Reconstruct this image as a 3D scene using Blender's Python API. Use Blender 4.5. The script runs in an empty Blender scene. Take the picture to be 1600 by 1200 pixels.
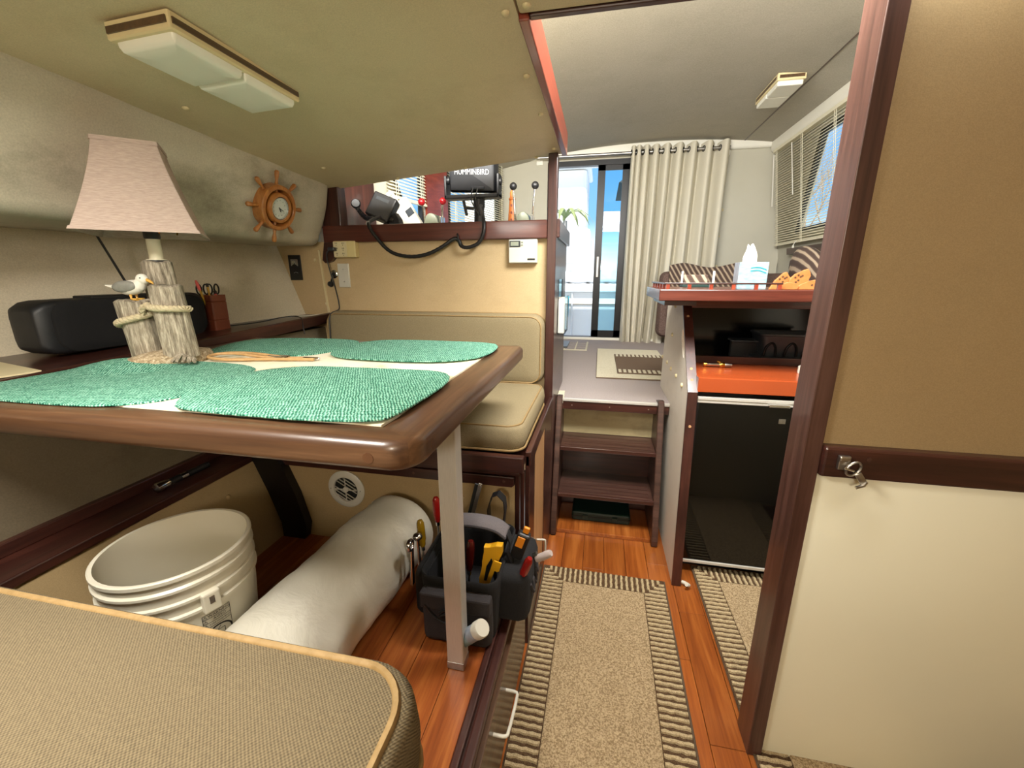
import bpy, bmesh, math, random
from mathutils import Vector, Matrix, noise
random.seed(7)
sc = bpy.context.scene
COL = sc.collection
PI = math.pi
V = Vector

# ------------------------------------------------------------------ camera
cam_d = bpy.data.cameras.new('camera')
cam = bpy.data.objects.new('camera', cam_d)
COL.objects.link(cam)
cam_d.sensor_width = 36.0
cam_d.lens = 14.61
cam_d.clip_start = 0.02
cam_d.clip_end = 500
_p, _y, _ro = 0.253665, 0.204560, -0.001682
_f = V((-math.sin(_y) * math.cos(_p), math.cos(_y) * math.cos(_p), -math.sin(_p)))
_rt = V((math.cos(_y), math.sin(_y), 0)); _up = _rt.cross(_f)
_r2 = _rt * math.cos(_ro) + _up * math.sin(_ro); _u2 = _up * math.cos(_ro) - _rt * math.sin(_ro)
cam.matrix_world = Matrix(((_r2.x, _u2.x, -_f.x, 0), (_r2.y, _u2.y, -_f.y, 0), (_r2.z, _u2.z, -_f.z, 1.36), (0, 0, 0, 1)))
sc.camera = cam

# ------------------------------------------------------------------ world, sun, lights, exposure
vs = sc.view_settings
vs.view_transform = 'Standard'; vs.look = 'None'; vs.gamma = 1.0; vs.use_curve_mapping = False
vs.exposure = 1.33
W = bpy.data.worlds.new('world'); sc.world = W; W.use_nodes = True
wn = W.node_tree.nodes; wl = W.node_tree.links
wn.clear()
wo = wn.new('ShaderNodeOutputWorld'); bg = wn.new('ShaderNodeBackground')
# hazy blue sky: white haze along the horizon, thin cloud above
wtc = wn.new('ShaderNodeTexCoord'); wsp = wn.new('ShaderNodeSeparateXYZ'); wl.new(wtc.outputs['Generated'], wsp.inputs[0])
wgr = wn.new('ShaderNodeValToRGB'); we = wgr.color_ramp.elements
we[0].position = .0; we[0].color = (1.0, .97, .92, 1); we[1].position = .9; we[1].color = (.05, .13, .32, 1)
for p_, c_ in ((.04, (.62, .72, .80, 1)), (.12, (.13, .29, .50, 1)), (.35, (.085, .21, .43, 1))):
    e_ = we.new(p_); e_.color = c_
wl.new(wsp.outputs[2], wgr.inputs[0])
wno = wn.new('ShaderNodeTexNoise'); wno.inputs['Scale'].default_value = 2.2; wno.inputs['Detail'].default_value = 6
wl.new(wtc.outputs['Generated'], wno.inputs['Vector'])
wrp = wn.new('ShaderNodeValToRGB'); wrp.color_ramp.elements[0].position = .56; wrp.color_ramp.elements[1].position = .78
wl.new(wno.outputs['Fac'], wrp.inputs[0])
wmx = wn.new('ShaderNodeMix'); wmx.data_type = 'RGBA'; wl.new(wrp.outputs[0], wmx.inputs[0]); wl.new(wgr.outputs[0], wmx.inputs[6]); wmx.inputs[7].default_value = (.95, .92, .88, 1)
bg.inputs['Strength'].default_value = 1.0
wl.new(wmx.outputs[2], bg.inputs[0]); wl.new(bg.outputs[0], wo.inputs[0])

def lamp(name, kind, loc, energy, color, rot=(0, 0, 0), size=(1, 1), spread=None):
    d = bpy.data.lights.new(name, kind); d.energy = energy; d.color = color
    if kind == 'AREA':
        d.shape = 'RECTANGLE'; d.size, d.size_y = size
        if spread: d.spread = spread
    o = bpy.data.objects.new(name, d); COL.objects.link(o); o.location = loc; o.rotation_euler = rot
    return o
s = lamp('sun', 'SUN', (0, 0, 5), 4.0, (1, .97, .92), (math.radians(30), 0, math.radians(12)))
s.data.angle = math.radians(1)
# daylight from the deck hatch over the near bench and an added warm fill behind the camera
lamp('hatch_daylight', 'AREA', (-0.72, 0.20, 1.765), 8.8, (1, .95, .86), (0, 0, 0), (.34, .34))
cl_ = lamp('fill_behind_camera', 'POINT', (-0.05, -1.05, 1.6), 19, (1, .94, .83)); cl_.data.shadow_soft_size = .12  # added fill light for ceiling and bulkhead, not a lamp of the cabin
lamp('windshield_daylight', 'AREA', (-0.25, 1.07, 2.27), 69, (1, .97, .92), (math.radians(40), 0, 0), (2.0, .45))
# light portals at the real openings, so that the sky is sampled through them
def portal(name, loc, rot, size):
    o = lamp(name, 'AREA', loc, 1, (1, 1, 1), rot, size); o.data.cycles.is_portal = True
portal('windshield_portal', (0, .93, 2.2), (math.radians(90), 0, 0), (2.6, .55))
portal('door_portal', (.2, 4.52, 1.57), (math.radians(-90), 0, 0), (1.5, 1.75))
portal('right_window_portal', (1.62, 3.2, 2.03), (0, math.radians(90), 0), (.7, 1.9))
portal('left_window_portal', (-1.30, 3.5, 2.05), (0, math.radians(-90), math.radians(-10)), (.8, 2.2))

# ------------------------------------------------------------------ materials
def lin(h):
    h = h.lstrip('#'); c = [int(h[i:i + 2], 16) / 255 for i in (0, 2, 4)]
    return tuple((x / 12.92 if x <= .04045 else ((x + .055) / 1.055) ** 2.4) for x in c) + (1,)

class NT:
    def __init__(s, name):
        s.m = bpy.data.materials.new(name); s.m.use_nodes = True
        s.n = s.m.node_tree.nodes; s.l = s.m.node_tree.links
        s.b = s.n['Principled BSDF']
    def new(s, t, **k):
        n = s.n.new(t)
        for a, v in k.items(): setattr(n, a, v)
        return n
    def coord(s, scale=(1, 1, 1), rot=(0, 0, 0)):
        tc = s.new('ShaderNodeTexCoord'); mp = s.new('ShaderNodeMapping')
        mp.inputs['Scale'].default_value = scale; mp.inputs['Rotation'].default_value = rot
        s.l.new(tc.outputs['Object'], mp.inputs['Vector']); return mp.outputs[0]
    def noise(s, vec, scale, detail=4, rough=.6, dist=0):
        n = s.new('ShaderNodeTexNoise'); n.inputs['Scale'].default_value = scale; n.inputs['Detail'].default_value = detail
        n.inputs['Roughness'].default_value = rough; n.inputs['Distortion'].default_value = dist
        s.l.new(vec, n.inputs['Vector']); return n.outputs['Fac']
    def ramp(s, fac, stops):
        r = s.new('ShaderNodeValToRGB'); e = r.color_ramp.elements
        e[0].position, e[0].color = stops[0][0], lin(stops[0][1])
        e[1].position, e[1].color = stops[-1][0], lin(stops[-1][1])
        for p, c in stops[1:-1]:
            x = e.new(p); x.color = lin(c)
        s.l.new(fac, r.inputs[0]); return r.outputs[0]
    def mix(s, a, b, fac, mode='MIX'):
        m = s.new('ShaderNodeMix', data_type='RGBA', blend_type=mode)
        if isinstance(fac, (int, float)): m.inputs[0].default_value = fac
        else: s.l.new(fac, m.inputs[0])
        for sock, v in ((m.inputs[6], a), (m.inputs[7], b)):
            if isinstance(v, str): sock.default_value = lin(v)
            else: s.l.new(v, sock)
        return m.outputs[2]
    def bump(s, h, strength=.3, dist=.002):
        b = s.new('ShaderNodeBump'); b.inputs['Strength'].default_value = strength; b.inputs['Distance'].default_value = dist
        s.l.new(h, b.inputs['Height']); s.l.new(b.outputs[0], s.b.inputs['Normal'])
    def math(s, op, a, b=None):
        m = s.new('ShaderNodeMath', operation=op)
        for i, v in enumerate((a, b)):
            if v is None: continue
            if isinstance(v, (int, float)): m.inputs[i].default_value = v
            else: s.l.new(v, m.inputs[i])
        return m.outputs[0]
    def col(s, c):
        if isinstance(c, str): s.b.inputs['Base Color'].default_value = lin(c)
        else: s.l.new(c, s.b.inputs['Base Color'])
    def fin(s, rough=.5, metal=0, coat=0, spec=.5):
        s.b.inputs['Roughness'].default_value = rough; s.b.inputs['Metallic'].default_value = metal
        s.b.inputs['Coat Weight'].default_value = coat; s.b.inputs['Coat Roughness'].default_value = .12
        s.b.inputs['Specular IOR Level'].default_value = spec
        return s.m

def plain(name, c, rough=.5, metal=0, coat=0, c2=None, scale=20, bump=0, spec=.5, stretch=(1, 1, 1)):
    t = NT(name)
    f = t.noise(t.coord(stretch), scale)
    if c2: t.col(t.ramp(f, [(.3, c), (.7, c2)]))
    else: t.col(t.mix(c, c, 0.0))
    if bump: t.bump(f, bump, .002)
    return t.fin(rough, metal, coat, spec)

def wood(name, dark, mid, light, axis=1, rough=.35, coat=.3, scale=1.0, vary=.0):
    t = NT(name)
    sc_ = [28 * scale] * 3; sc_[axis] = 1.6 * scale
    v = t.coord(tuple(sc_))
    f = t.noise(v, 1.0, 6, .65, .6)
    sc2 = [160 * scale] * 3; sc2[axis] = 5 * scale
    g = t.noise(t.coord(tuple(sc2)), 1.0, 3, .6)
    f2 = t.math('ADD', t.math('MULTIPLY', f, .75), t.math('MULTIPLY', g, .25))
    c = t.ramp(f2, [(.32, dark), (.5, mid), (.68, light)])
    if vary:
        oi = t.new('ShaderNodeObjectInfo')
        hsv = t.new('ShaderNodeHueSaturation'); t.l.new(c, hsv.inputs['Color'])
        mr = t.math('ADD', t.math('MULTIPLY', oi.outputs['Random'], vary), 1 - vary / 2)
        t.l.new(mr, hsv.inputs['Value']); c = hsv.outputs[0]
    t.col(c); t.bump(f2, .12, .001)
    return t.fin(rough, 0, coat)

def weave(name, c1, c2, freq=300, rough=.9, wear=None, bump=.5):
    t = NT(name)
    v = t.coord()
    sep = t.new('ShaderNodeSeparateXYZ'); t.l.new(v, sep.inputs[0])
    a = t.math('SINE', t.math('MULTIPLY', sep.outputs[0], freq))
    yz = t.math('ADD', sep.outputs[1], sep.outputs[2])
    b = t.math('SINE', t.math('MULTIPLY', yz, freq * 1.05))
    w = t.math('ADD', t.math('MULTIPLY', t.math('MULTIPLY', a, b), .5), .5)
    n = t.noise(v, 260, 2)
    f = t.math('ADD', t.math('MULTIPLY', w, .55), t.math('MULTIPLY', n, .45))
    c = t.ramp(f, [(.2, c1), (.8, c2)])
    if wear: c = t.mix(c, wear, t.math('MULTIPLY', t.noise(v, 5, 3), .45))
    t.col(c); t.bump(f, bump, .002)
    return t.fin(rough, 0, 0, .2)

M = {}
M['mahog_x'] = wood('mahogany_along_x', '#25110d', '#3b1e18', '#502b21', 0)
M['mahog_y'] = wood('mahogany_along_y', '#25110d', '#3b1e18', '#502b21', 1)
M['mahog_z'] = wood('mahogany_along_z', '#25110d', '#3b1e18', '#502b21', 2)
M['jamb'] = wood('jamb_wood', '#34201a', '#4c3129', '#60433a', 2, .4, .25)
M['trim_red'] = wood('red_mahogany', '#5c2114', '#7a2f1e', '#90422c', 1, .35, .4)
M['trim_red_x'] = wood('red_mahogany_x', '#3b1812', '#52241a', '#6a3427', 0, .35, .4)
M['table_x'] = wood('table_wood_x', '#38241a', '#523825', '#6b4d36', 0, .36, .25)
M['table_y'] = wood('table_wood_y', '#38241a', '#523825', '#6b4d36', 1, .36, .25)
M['plank'] = wood('teak_planks', '#6f3312', '#94501f', '#b06a30', 1, .3, .35, .9, .35)
M['plank_plat'] = wood('platform_planks', '#6a2f12', '#8d4a1e', '#a9652f', 1, .34, .25, 1.2, .18)
M['tread'] = wood('tread_wood', '#2b1a14', '#432c24', '#5b4036', 0, .4, .2, 1.2)
M['laminate'] = wood('locker_laminate', '#a57a52', '#b48a60', '#c0986e', 2, .45, .1, .6)
M['oak'] = wood('honey_oak', '#8a5426', '#a96c34', '#bd8446', 2, .35, .3, 2)
M['orange_wood'] = plain('orange_wood', '#b0622f', .5, c2='#bc703c', scale=30)
M['carve'] = plain('carved_orange_wood', '#a85a22', .5, c2='#c8742e', scale=60)
def vinyl(name, c1, c2, stain, samt=.5, s1=2.2, grain=500, rough=.6, bump=.15, lo=.52):
    t = NT(name); v = t.coord()
    base = t.ramp(t.noise(v, s1, 4), [(.3, c1), (.7, c2)])
    st = t.ramp(t.noise(t.coord((1, 1, 1.6)), 3.1, 6, .7), [(lo, '#000000'), (.78, '#ffffff')])
    c = t.mix(base, stain, t.math('MULTIPLY', st, samt))
    g = t.noise(v, grain, 2)
    c = t.mix(c, t.ramp(g, [(.3, '#808080'), (.7, '#ffffff')]), .22, 'MULTIPLY')
    t.col(c); t.bump(g, bump, .001)
    return t.fin(rough, 0, 0, .3)
M['low_ceiling'] = vinyl('tan_headliner', '#d6c6a2', '#ddceac', '#bba982', .5, 2.5, 380, .5)
M['liner'] = vinyl('stained_hull_liner', '#c0b8a4', '#ccc4b0', '#6f6752', .75, 3.0, 240, .8, lo=.48)
M['liner2'] = vinyl('hull_liner_recess', '#cfc4ac', '#d8cdb6', '#a08a68', .5, 3.0, 240, .8)
M['bulkhead'] = vinyl('tan_bulkhead_vinyl', '#c3a97e', '#c9b088', '#9c845c', .35, 2.0, 520, .65)
M['side_vinyl'] = vinyl('gold_tan_vinyl', '#a68e68', '#ad966f', '#917b58', .3, 2.0, 420, .6)
M['seat_vinyl'] = vinyl('tan_seat_base_vinyl', '#a88f66', '#b29a70', '#86704a', .3, 2.0, 420, .7)
M['riser'] = vinyl('riser_vinyl', '#b0a078', '#b9aa84', '#5f543c', .7, 3.5, 420, .7, lo=.48)
M['panel_grey'] = vinyl('greyish_panel_vinyl', '#e6dccb', '#ebe2d2', '#b5a48c', .4, 2.2, 600, .6)
M['cream'] = plain('cream_gelcoat', '#ebe7cf', .22, c2='#e7e3cb', scale=2, spec=.5)
M['liner_low'] = vinyl('shaded_stained_liner', '#6d624f', '#7a6e59', '#4a4132', .6, 3.0, 240, .8)  # hull liner with under-table shade put into its base colour, plus stains
M['saloon_ceiling'] = vinyl('saloon_headliner', '#b3ad9d', '#bab4a5', '#9c9585', .4, 3.0, 160, .9, .4)
M['saloon_wall'] = vinyl('saloon_wall_vinyl', '#bfbaa8', '#c5c0af', '#b0ab99', .2, 2, 400, .7)
M['gelcoat'] = plain('white_gelcoat', '#e6e2d4', .4, c2='#e9e5d8', scale=3)
M['cushion'] = weave('tan_tweed', '#6a5e46', '#9f9172', 1500, .95, '#908265')
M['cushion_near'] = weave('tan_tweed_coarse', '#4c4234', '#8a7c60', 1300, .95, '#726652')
M['piping'] = plain('gold_piping', '#8b7146', .7, c2='#9c8156', scale=90)
M['plug'] = plain('wood_plug', '#553723', .4)
M['rib'] = plain('black_brown_wood', '#0d0807', .4)
M['smoke'] = plain('pale_clear_plastic', '#b7a9a4', .15)
M['chart'] = NT('nautical_chart_paper')
t = M['chart']; v = t.coord((1, 1, 1)); f = t.noise(v, 7, 5, .6)
t.col(t.ramp(f, [(.45, '#f0e9d3'), (.56, '#ece2c6'), (.62, '#dcc8a0'), (.7, '#e2d2ae')])); M['chart'] = t.fin(.6)
def mats():
    t = NT('teal_woven_mat')
    v = t.coord((1, 1, 1), (0, 0, .5))
    v = t.coord((1, 1, 1), (0, 0, .42))
    sep = t.new('ShaderNodeSeparateXYZ'); t.l.new(v, sep.inputs[0])
    n0 = t.noise(v, 60, 2)
    a = t.math('SINE', t.math('ADD', t.math('MULTIPLY', sep.outputs[0], 640), t.math('MULTIPLY', n0, 5)))
    b = t.math('SINE', t.math('ADD', t.math('MULTIPLY', sep.outputs[1], 900), t.math('MULTIPLY', n0, 5)))
    d = t.math('SUBTRACT', .5, t.math('MULTIPLY', t.math('MULTIPLY', a, b), .5))
    n = t.noise(v, 130, 3, .7)
    f = t.math('ADD', t.math('MULTIPLY', d, .42), t.math('MULTIPLY', n, .6))
    t.col(t.ramp(f, [(.34, '#aee0ca'), (.5, '#559f85'), (.66, '#1b5748')]))
    inv = t.math('SUBTRACT', 1.0, d); t.bump(inv, .9, .003)
    return t.fin(.75, 0, 0, .25)
M['mat'] = mats()
def carpet(name, c1, c2, scale=300, bump=.8, big=None):
    t = NT(name); v = t.coord(); n = t.noise(v, scale, 3, .7)
    c = t.ramp(n, [(.38, c1), (.62, c2)])
    if big: c = t.mix(c, big, t.math('MULTIPLY', t.noise(v, 6, 4), .5))
    t.col(c); t.bump(n, bump, .004); return t.fin(1, 0, 0, .1)
M['rug_field'] = carpet('rug_beige_pile', '#7d694d', '#b8a280', 190)
M['rug_light'] = carpet('rug_light_rib', '#9d8a69', '#c6b38f', 300)
M['rug_dark'] = carpet('rug_dark_ground', '#43301f', '#65503c', 300)
M['saloon_carpet'] = carpet('saloon_carpet', '#938882', '#b9aea8', 200, .6, '#a3989a')
M['cream_rug'] = carpet('cream_rug', '#c9c0a6', '#e6dfc8', 240)
M['brown_rug'] = carpet('brown_rug', '#5f4e40', '#7e6b5a', 240)
M['bind'] = plain('rug_binding', '#4a3c2c', .9, c2='#5a4a38', scale=200)
M['black'] = plain('black_plastic', '#111112', .45, c2='#17171a', scale=30)
M['black_gloss'] = plain('black_gloss', '#070605', .06, spec=.5)
M['black_matte'] = plain('black_cloth', '#0d0d0f', .9, c2='#18181b', scale=300, bump=.4)
M['niche'] = plain('black_acrylic', '#08080a', .15)
M['charcoal'] = plain('charcoal_canvas', '#2a2627', .9, c2='#373233', scale=400, bump=.4)
M['greycanvas'] = plain('grey_canvas_handle', '#5b5557', .9, c2='#6a6466', scale=400, bump=.4)
M['grey_plastic'] = plain('dark_grey_plastic', '#2b2f33', .4, c2='#32373b', scale=20)
M['chrome'] = plain('chrome', '#d8d8d8', .12, 1)
M['steel'] = plain('brushed_steel', '#b9b5ae', .35, 1, c2='#aaa69f', scale=120)
M['alu'] = plain('satin_aluminium', '#d0cbc2', .36, .35, c2='#c6c1b8', scale=90, stretch=(6, 6, .4))
M['brass'] = plain('brass', '#c99b45', .22, 1)
M['dark_metal'] = plain('black_anodised', '#1c1b1b', .4, .4)
M['white'] = plain('white_plastic', '#cbc7ba', .4, c2='#d0ccbf', scale=10)
M['lens'] = plain('opal_lens', '#eceadd', .35, c2='#e8e6d8', scale=8)
M['lampframe'] = plain('cream_lamp_housing', '#d8c79a', .4)
M['lampwood'] = wood('lamp_wood_strip', '#3b2a1b', '#523c28', '#64492f', 1)
M['ivory'] = plain('ivory_plastic', '#d9c891', .4)
M['cap'] = plain('cream_screw_cap', '#d5c69c', .4)
M['vinyl_white'] = NT('white_vinyl')
t = M['vinyl_white']; f = t.noise(t.coord((1, 1, 1)), 7, 5, .6, 1.2); t.col(t.ramp(f, [(.3, '#cfc9b8'), (.7, '#dcd7c8')])); t.bump(f, .35, .02); M['vinyl_white'] = t.fin(.38)
M['bucket'] = plain('white_bucket_plastic', '#dad3bf', .35, c2='#ded8c6', scale=6)
M['ink'] = plain('black_ink', '#151515', .6)
M['white_ink'] = plain('white_ink', '#9a9a9a', .6)
M['counter'] = plain('orange_laminate', '#9a421f', .22, c2='#a04823', scale=300, spec=.5)
M['curtain'] = weave('linen_curtain', '#c3bca8', '#d6d0bf', 1600, .95, None, .2)
M['blind'] = plain('cream_blind_slat', '#ded7be', .45)
M['blue_tint'] = plain('tissue_box_blue', '#5f8b9a', .5, c2='#94abad', scale=26, stretch=(1, 1, 3))
M['tissue_side'] = plain('tissue_box_side', '#7f8795', .5, c2='#a3a9b3', scale=40)
M['paper'] = plain('paper_white', '#ece9e2', .8)
M['cream_paper'] = plain('cream_paper', '#d8cba4', .8)
M['shade'] = NT('linen_lampshade')
t = M['shade']; f = t.noise(t.coord((60, 60, 600), (.5, .3, 0)), 1, 3); t.col(t.ramp(f, [(.3, '#a7948a'), (.7, '#c0aea2')])); t.bump(f, .3, .001); M['shade'] = t.fin(.9, 0, 0, .2)
M['shade_in'] = plain('shade_lining', '#cfc9b4', .8)
M['piling'] = NT('weathered_piling')
t = M['piling']; f = t.noise(t.coord((140, 140, 18)), 1, 6, .7); t.col(t.ramp(f, [(.3, '#5c5244'), (.5, '#9a8f7c'), (.7, '#d4cab6')])); t.bump(f, 1.0, .006); M['piling'] = t.fin(.85)
M['sandbase'] = NT('sandy_resin')
t = M['sandbase']; f = t.noise(t.coord(), 130, 5, .7); t.col(t.ramp(f, [(.35, '#7c6a50'), (.5, '#b09c7c'), (.65, '#d8cbb2')])); t.bump(f, .8, .005); M['sandbase'] = t.fin(.85)
M['rope'] = plain('resin_rope', '#a49678', .85, c2='#c4b898', scale=200, bump=.4)
M['tan_cord'] = plain('tan_leather_cord', '#b08a58', .6, c2='#bf9a6a', scale=80)
M['gull_white'] = plain('gull_white', '#dcd8cc', .6)
M['gull_grey'] = plain('gull_grey', '#77766f', .6, c2='#87867e', scale=80)
M['gull_yellow'] = plain('gull_yellow', '#c79a45', .5)
M['candle'] = plain('ivory_sleeve', '#d9d3b8', .5)
M['radio'] = plain('black_radio_plastic', '#141517', .5, c2='#1b1c1f', scale=40)
M['grille'] = plain('black_speaker_cloth', '#08080a', .95, c2='#0e0e10', scale=500, bump=.4)
M['cupwood'] = plain('red_brown_cup', '#6e3420', .45, c2='#7a3c26', scale=40)
M['pencil'] = plain('pencil_yellow', '#b58c2c', .5)
M['pink'] = plain('pink_eraser', '#d8605c', .6)
M['red_ball'] = plain('red_knob', '#8c1018', .2)
M['yellow_plastic'] = plain('yellow_plastic', '#d9a21f', .4)
M['orange_plastic'] = plain('orange_plastic', '#e08a1e', .4)
M['amber'] = plain('amber_handle', '#8a6a10', .15, c2='#7a5c0c', scale=20)
M['red_handle'] = plain('red_handle', '#7e1212', .15, c2='#8c1a14', scale=20)
M['maroon'] = plain('maroon_handle', '#4d1410', .2)
M['green_case'] = plain('dark_green_case', '#082a25', .5)
M['plaid'] = NT('brown_plaid_throw')
t = M['plaid']; w1 = t.new('ShaderNodeTexWave'); w1.inputs['Scale'].default_value = 3; w1.inputs['Distortion'].default_value = 1.5
t.l.new(t.coord((3, 3, 3), (.4, .5, .3)), w1.inputs['Vector']); t.col(t.ramp(w1.outputs['Fac'], [(.2, '#4a3a32'), (.6, '#5d4b42'), (.85, '#a8957e')])); M['plaid'] = t.fin(.95)
M['sofa'] = carpet('brown_sofa_cloth', '#5b4840', '#75615a', 120, .5)
M['hull_white'] = plain('white_boat_gelcoat', '#e8e8e6', .4)
M['dock_wood'] = plain('grey_dock', '#8e8880', .8, c2='#a09a92', scale=8)
M['tarp'] = plain('grey_tarp', '#b4b8bc', .6, c2='#d4d7da', scale=7, bump=.6)
M['teal'] = plain('teal_towel', '#1f9cb0', .8, c2='#38aebf', scale=20)
M['leaf'] = plain('olive_leaf', '#6d7a48', .7, c2='#8b8f58', scale=12)
M['roof'] = plain('brown_roof', '#574a44', .8)
M['house'] = plain('brown_house', '#7d716a', .8)
M['twig'] = plain('bare_twigs', '#a88a6c', .9)
M['water'] = plain('marina_water', '#7f9fae', .1)
M['lcd'] = plain('lcd_grey', '#8d9482', .3)
def glass(name, tint, rough=0.0):
    m = bpy.data.materials.new(name); m.use_nodes = True; n = m.node_tree.nodes; l = m.node_tree.links
    n.clear(); o = n.new('ShaderNodeOutputMaterial'); mx = n.new('ShaderNodeMixShader'); tr = n.new('ShaderNodeBsdfTransparent'); gl = n.new('ShaderNodeBsdfGlossy')
    fr = n.new('ShaderNodeFresnel'); fr.inputs[0].default_value = 1.45; gl.inputs['Roughness'].default_value = rough
    tr.inputs[0].default_value = tint
    geo = n.new('ShaderNodeNewGeometry'); iv = n.new('ShaderNodeMath'); iv.operation = 'SUBTRACT'; iv.inputs[0].default_value = 1.0
    ml = n.new('ShaderNodeMath'); ml.operation = 'MULTIPLY'; l.new(geo.outputs['Backfacing'], iv.inputs[1]); l.new(iv.outputs[0], ml.inputs[0]); l.new(fr.outputs[0], ml.inputs[1])
    l.new(ml.outputs[0], mx.inputs[0]); l.new(tr.outputs[0], mx.inputs[1]); l.new(gl.outputs[0], mx.inputs[2]); l.new(mx.outputs[0], o.inputs[0])
    return m
M['glass'] = glass('window_glass', (.94, .97, .97, 1))
M['glass_tint'] = glass('tinted_glass', (.72, .9, .95, 1))
M['acrylic'] = glass('clear_acrylic', (.85, .88, .9, 1))

# ------------------------------------------------------------------ mesh helpers
class MB:
    def __init__(s): s.bm = bmesh.new()
    def box(s, lo, hi, bev=0, seg=2, mat=None):
        lo, hi = V(lo), V(hi); c = (lo + hi) / 2; d = hi - lo
        r = bmesh.ops.create_cube(s.bm, size=1)['verts']
        for v in r: v.co = V((v.co.x * d.x, v.co.y * d.y, v.co.z * d.z))
        if bev:
            es = list({e for v in r for e in v.link_edges})
            g = bmesh.ops.bevel(s.bm, geom=es, offset=min(bev, min(d) * .49), segments=seg, profile=.5, affect='EDGES')
            r = list({v for f in g['faces'] for v in f.verts} | {v for v in r if v.is_valid})
        T = Matrix.Translation(c)
        if mat is not None: T = T @ mat
        for v in r: v.co = T @ v.co
        return s
    def obox(s, c, d, m, bev=0, seg=2):
        d = V(d) / 2
        n0 = len(s.bm.verts)
        return s.box(V(c) - d, V(c) + d, bev, seg, m.to_4x4())
    def prism(s, poly, ax, a0, a1, bev=0):
        def P(p, a):
            return V((a, p[0], p[1])) if ax == 0 else V((p[0], a, p[1])) if ax == 1 else V((p[0], p[1], a))
        A = [s.bm.verts.new(P(p, a0)) for p in poly]; B = [s.bm.verts.new(P(p, a1)) for p in poly]
        n = len(poly); fs = [s.bm.faces.new(A), s.bm.faces.new(B[::-1])]
        for i in range(n): fs.append(s.bm.faces.new((A[i], B[i], B[(i + 1) % n], A[(i + 1) % n])))
        if bev:
            es = list({e for f in fs[:2] for e in f.edges})
            bmesh.ops.bevel(s.bm, geom=es, offset=bev, segments=2, profile=.5, affect='EDGES')
        return s
    def loops(s, rings, closed=True, cap=(True, True)):
        R = [[s.bm.verts.new(p) for p in r] for r in rings]; n = len(R[0])
        for a, b in zip(R, R[1:]):
            for i in range(n if closed else n - 1):
                j = (i + 1) % n; s.bm.faces.new((a[i], a[j], b[j], b[i]))
        if cap[0]: s.bm.faces.new(R[0][::-1])
        if cap[1]: s.bm.faces.new(R[-1])
        return s
    def tube(s, pts, r, n=8, closed=False):
        pts = [V(p) for p in pts]; N = len(pts)
        rr = r if isinstance(r, (list, tuple)) else [r] * N
        rings = []; up = None
        for i, p in enumerate(pts):
            a = pts[(i - 1) % N] if (closed or i > 0) else p; b = pts[(i + 1) % N] if (closed or i < N - 1) else p
            t = (b - a).normalized()
            if up is None:
                up = t.cross(V((0, 0, 1)) if abs(t.z) < .9 else V((1, 0, 0))).normalized()
            up = (up - t * up.dot(t)).normalized(); w = t.cross(up)
            rings.append([p + (up * math.cos(2 * PI * k / n) + w * math.sin(2 * PI * k / n)) * rr[i] for k in range(n)])
        if closed:
            rings.append(rings[0])
            R = [[s.bm.verts.new(p) for p in r_] for r_ in rings[:-1]]; R.append(R[0])
            # align seam
            for a, b in zip(R, R[1:]):
                off = 0
                if b is R[0]: off = min(range(n), key=lambda o: (a[0].co - b[o].co).length)
                for i in range(n):
                    j = (i + 1) % n; s.bm.faces.new((a[i], a[j], b[(j + off) % n], b[(i + off) % n]))
            return s
        return s.loops(rings)
    def lathe(s, prof, base, axis=(0, 0, 1), n=24, caps=(True, True), sx=1, sy=1):
        base = V(base); w = V(axis).normalized()
        u = w.cross(V((0, 0, 1)) if abs(w.z) < .9 else V((1, 0, 0))).normalized(); v = w.cross(u)
        rings = [[base + w * z + (u * math.cos(2 * PI * k / n) * sx + v * math.sin(2 * PI * k / n) * sy) * r for k in range(n)] for r, z in prof]
        return s.loops(rings, True, caps)
    def ring(s, c, axis, R, r, n=24, m=8):
        c = V(c); w = V(axis).normalized()
        u = w.cross(V((0, 0, 1)) if abs(w.z) < .9 else V((1, 0, 0))).normalized(); v = w.cross(u)
        return s.tube([c + (u * math.cos(2 * PI * k / n) + v * math.sin(2 * PI * k / n)) * R for k in range(n)], r, m, True)
    def ball(s, c, r, seg=12, scale=(1, 1, 1), rot=None):
        g = bmesh.ops.create_uvsphere(s.bm, u_segments=seg, v_segments=max(6, seg * 2 // 3), radius=r)['verts']
        for v in g:
            p = V((v.co.x * scale[0], v.co.y * scale[1], v.co.z * scale[2]))
            if rot is not None: p = rot @ p
            v.co = p + V(c)
        return s
    def loft(s, c, u, v, w, a, b, rc, prof, seg=5, cap=(True, True)):
        """stack of rounded rectangles: prof = [(inset, height along w)]"""
        c, u, v, w = V(c), V(u), V(v), V(w)
        rings = []
        for ins, h in prof:
            rings.append([c + u * x + v * y + w * h for x, y in rrect(a - ins, b - ins, max(rc - ins, .0015), seg)])
        return s.loops(rings, True, cap)
    def sheet(s, fn, nu, nv):
        R = [[s.bm.verts.new(fn(i / nu, j / nv)) for j in range(nv + 1)] for i in range(nu + 1)]
        for i in range(nu):
            for j in range(nv): s.bm.faces.new((R[i][j], R[i + 1][j], R[i + 1][j + 1], R[i][j + 1]))
        return s
    def add_mesh(s, me, T):
        n0 = len(s.bm.verts); s.bm.from_mesh(me); s.bm.verts.ensure_lookup_table()
        for v in list(s.bm.verts)[n0:]: v.co = T(v.co)
        return s

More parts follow.
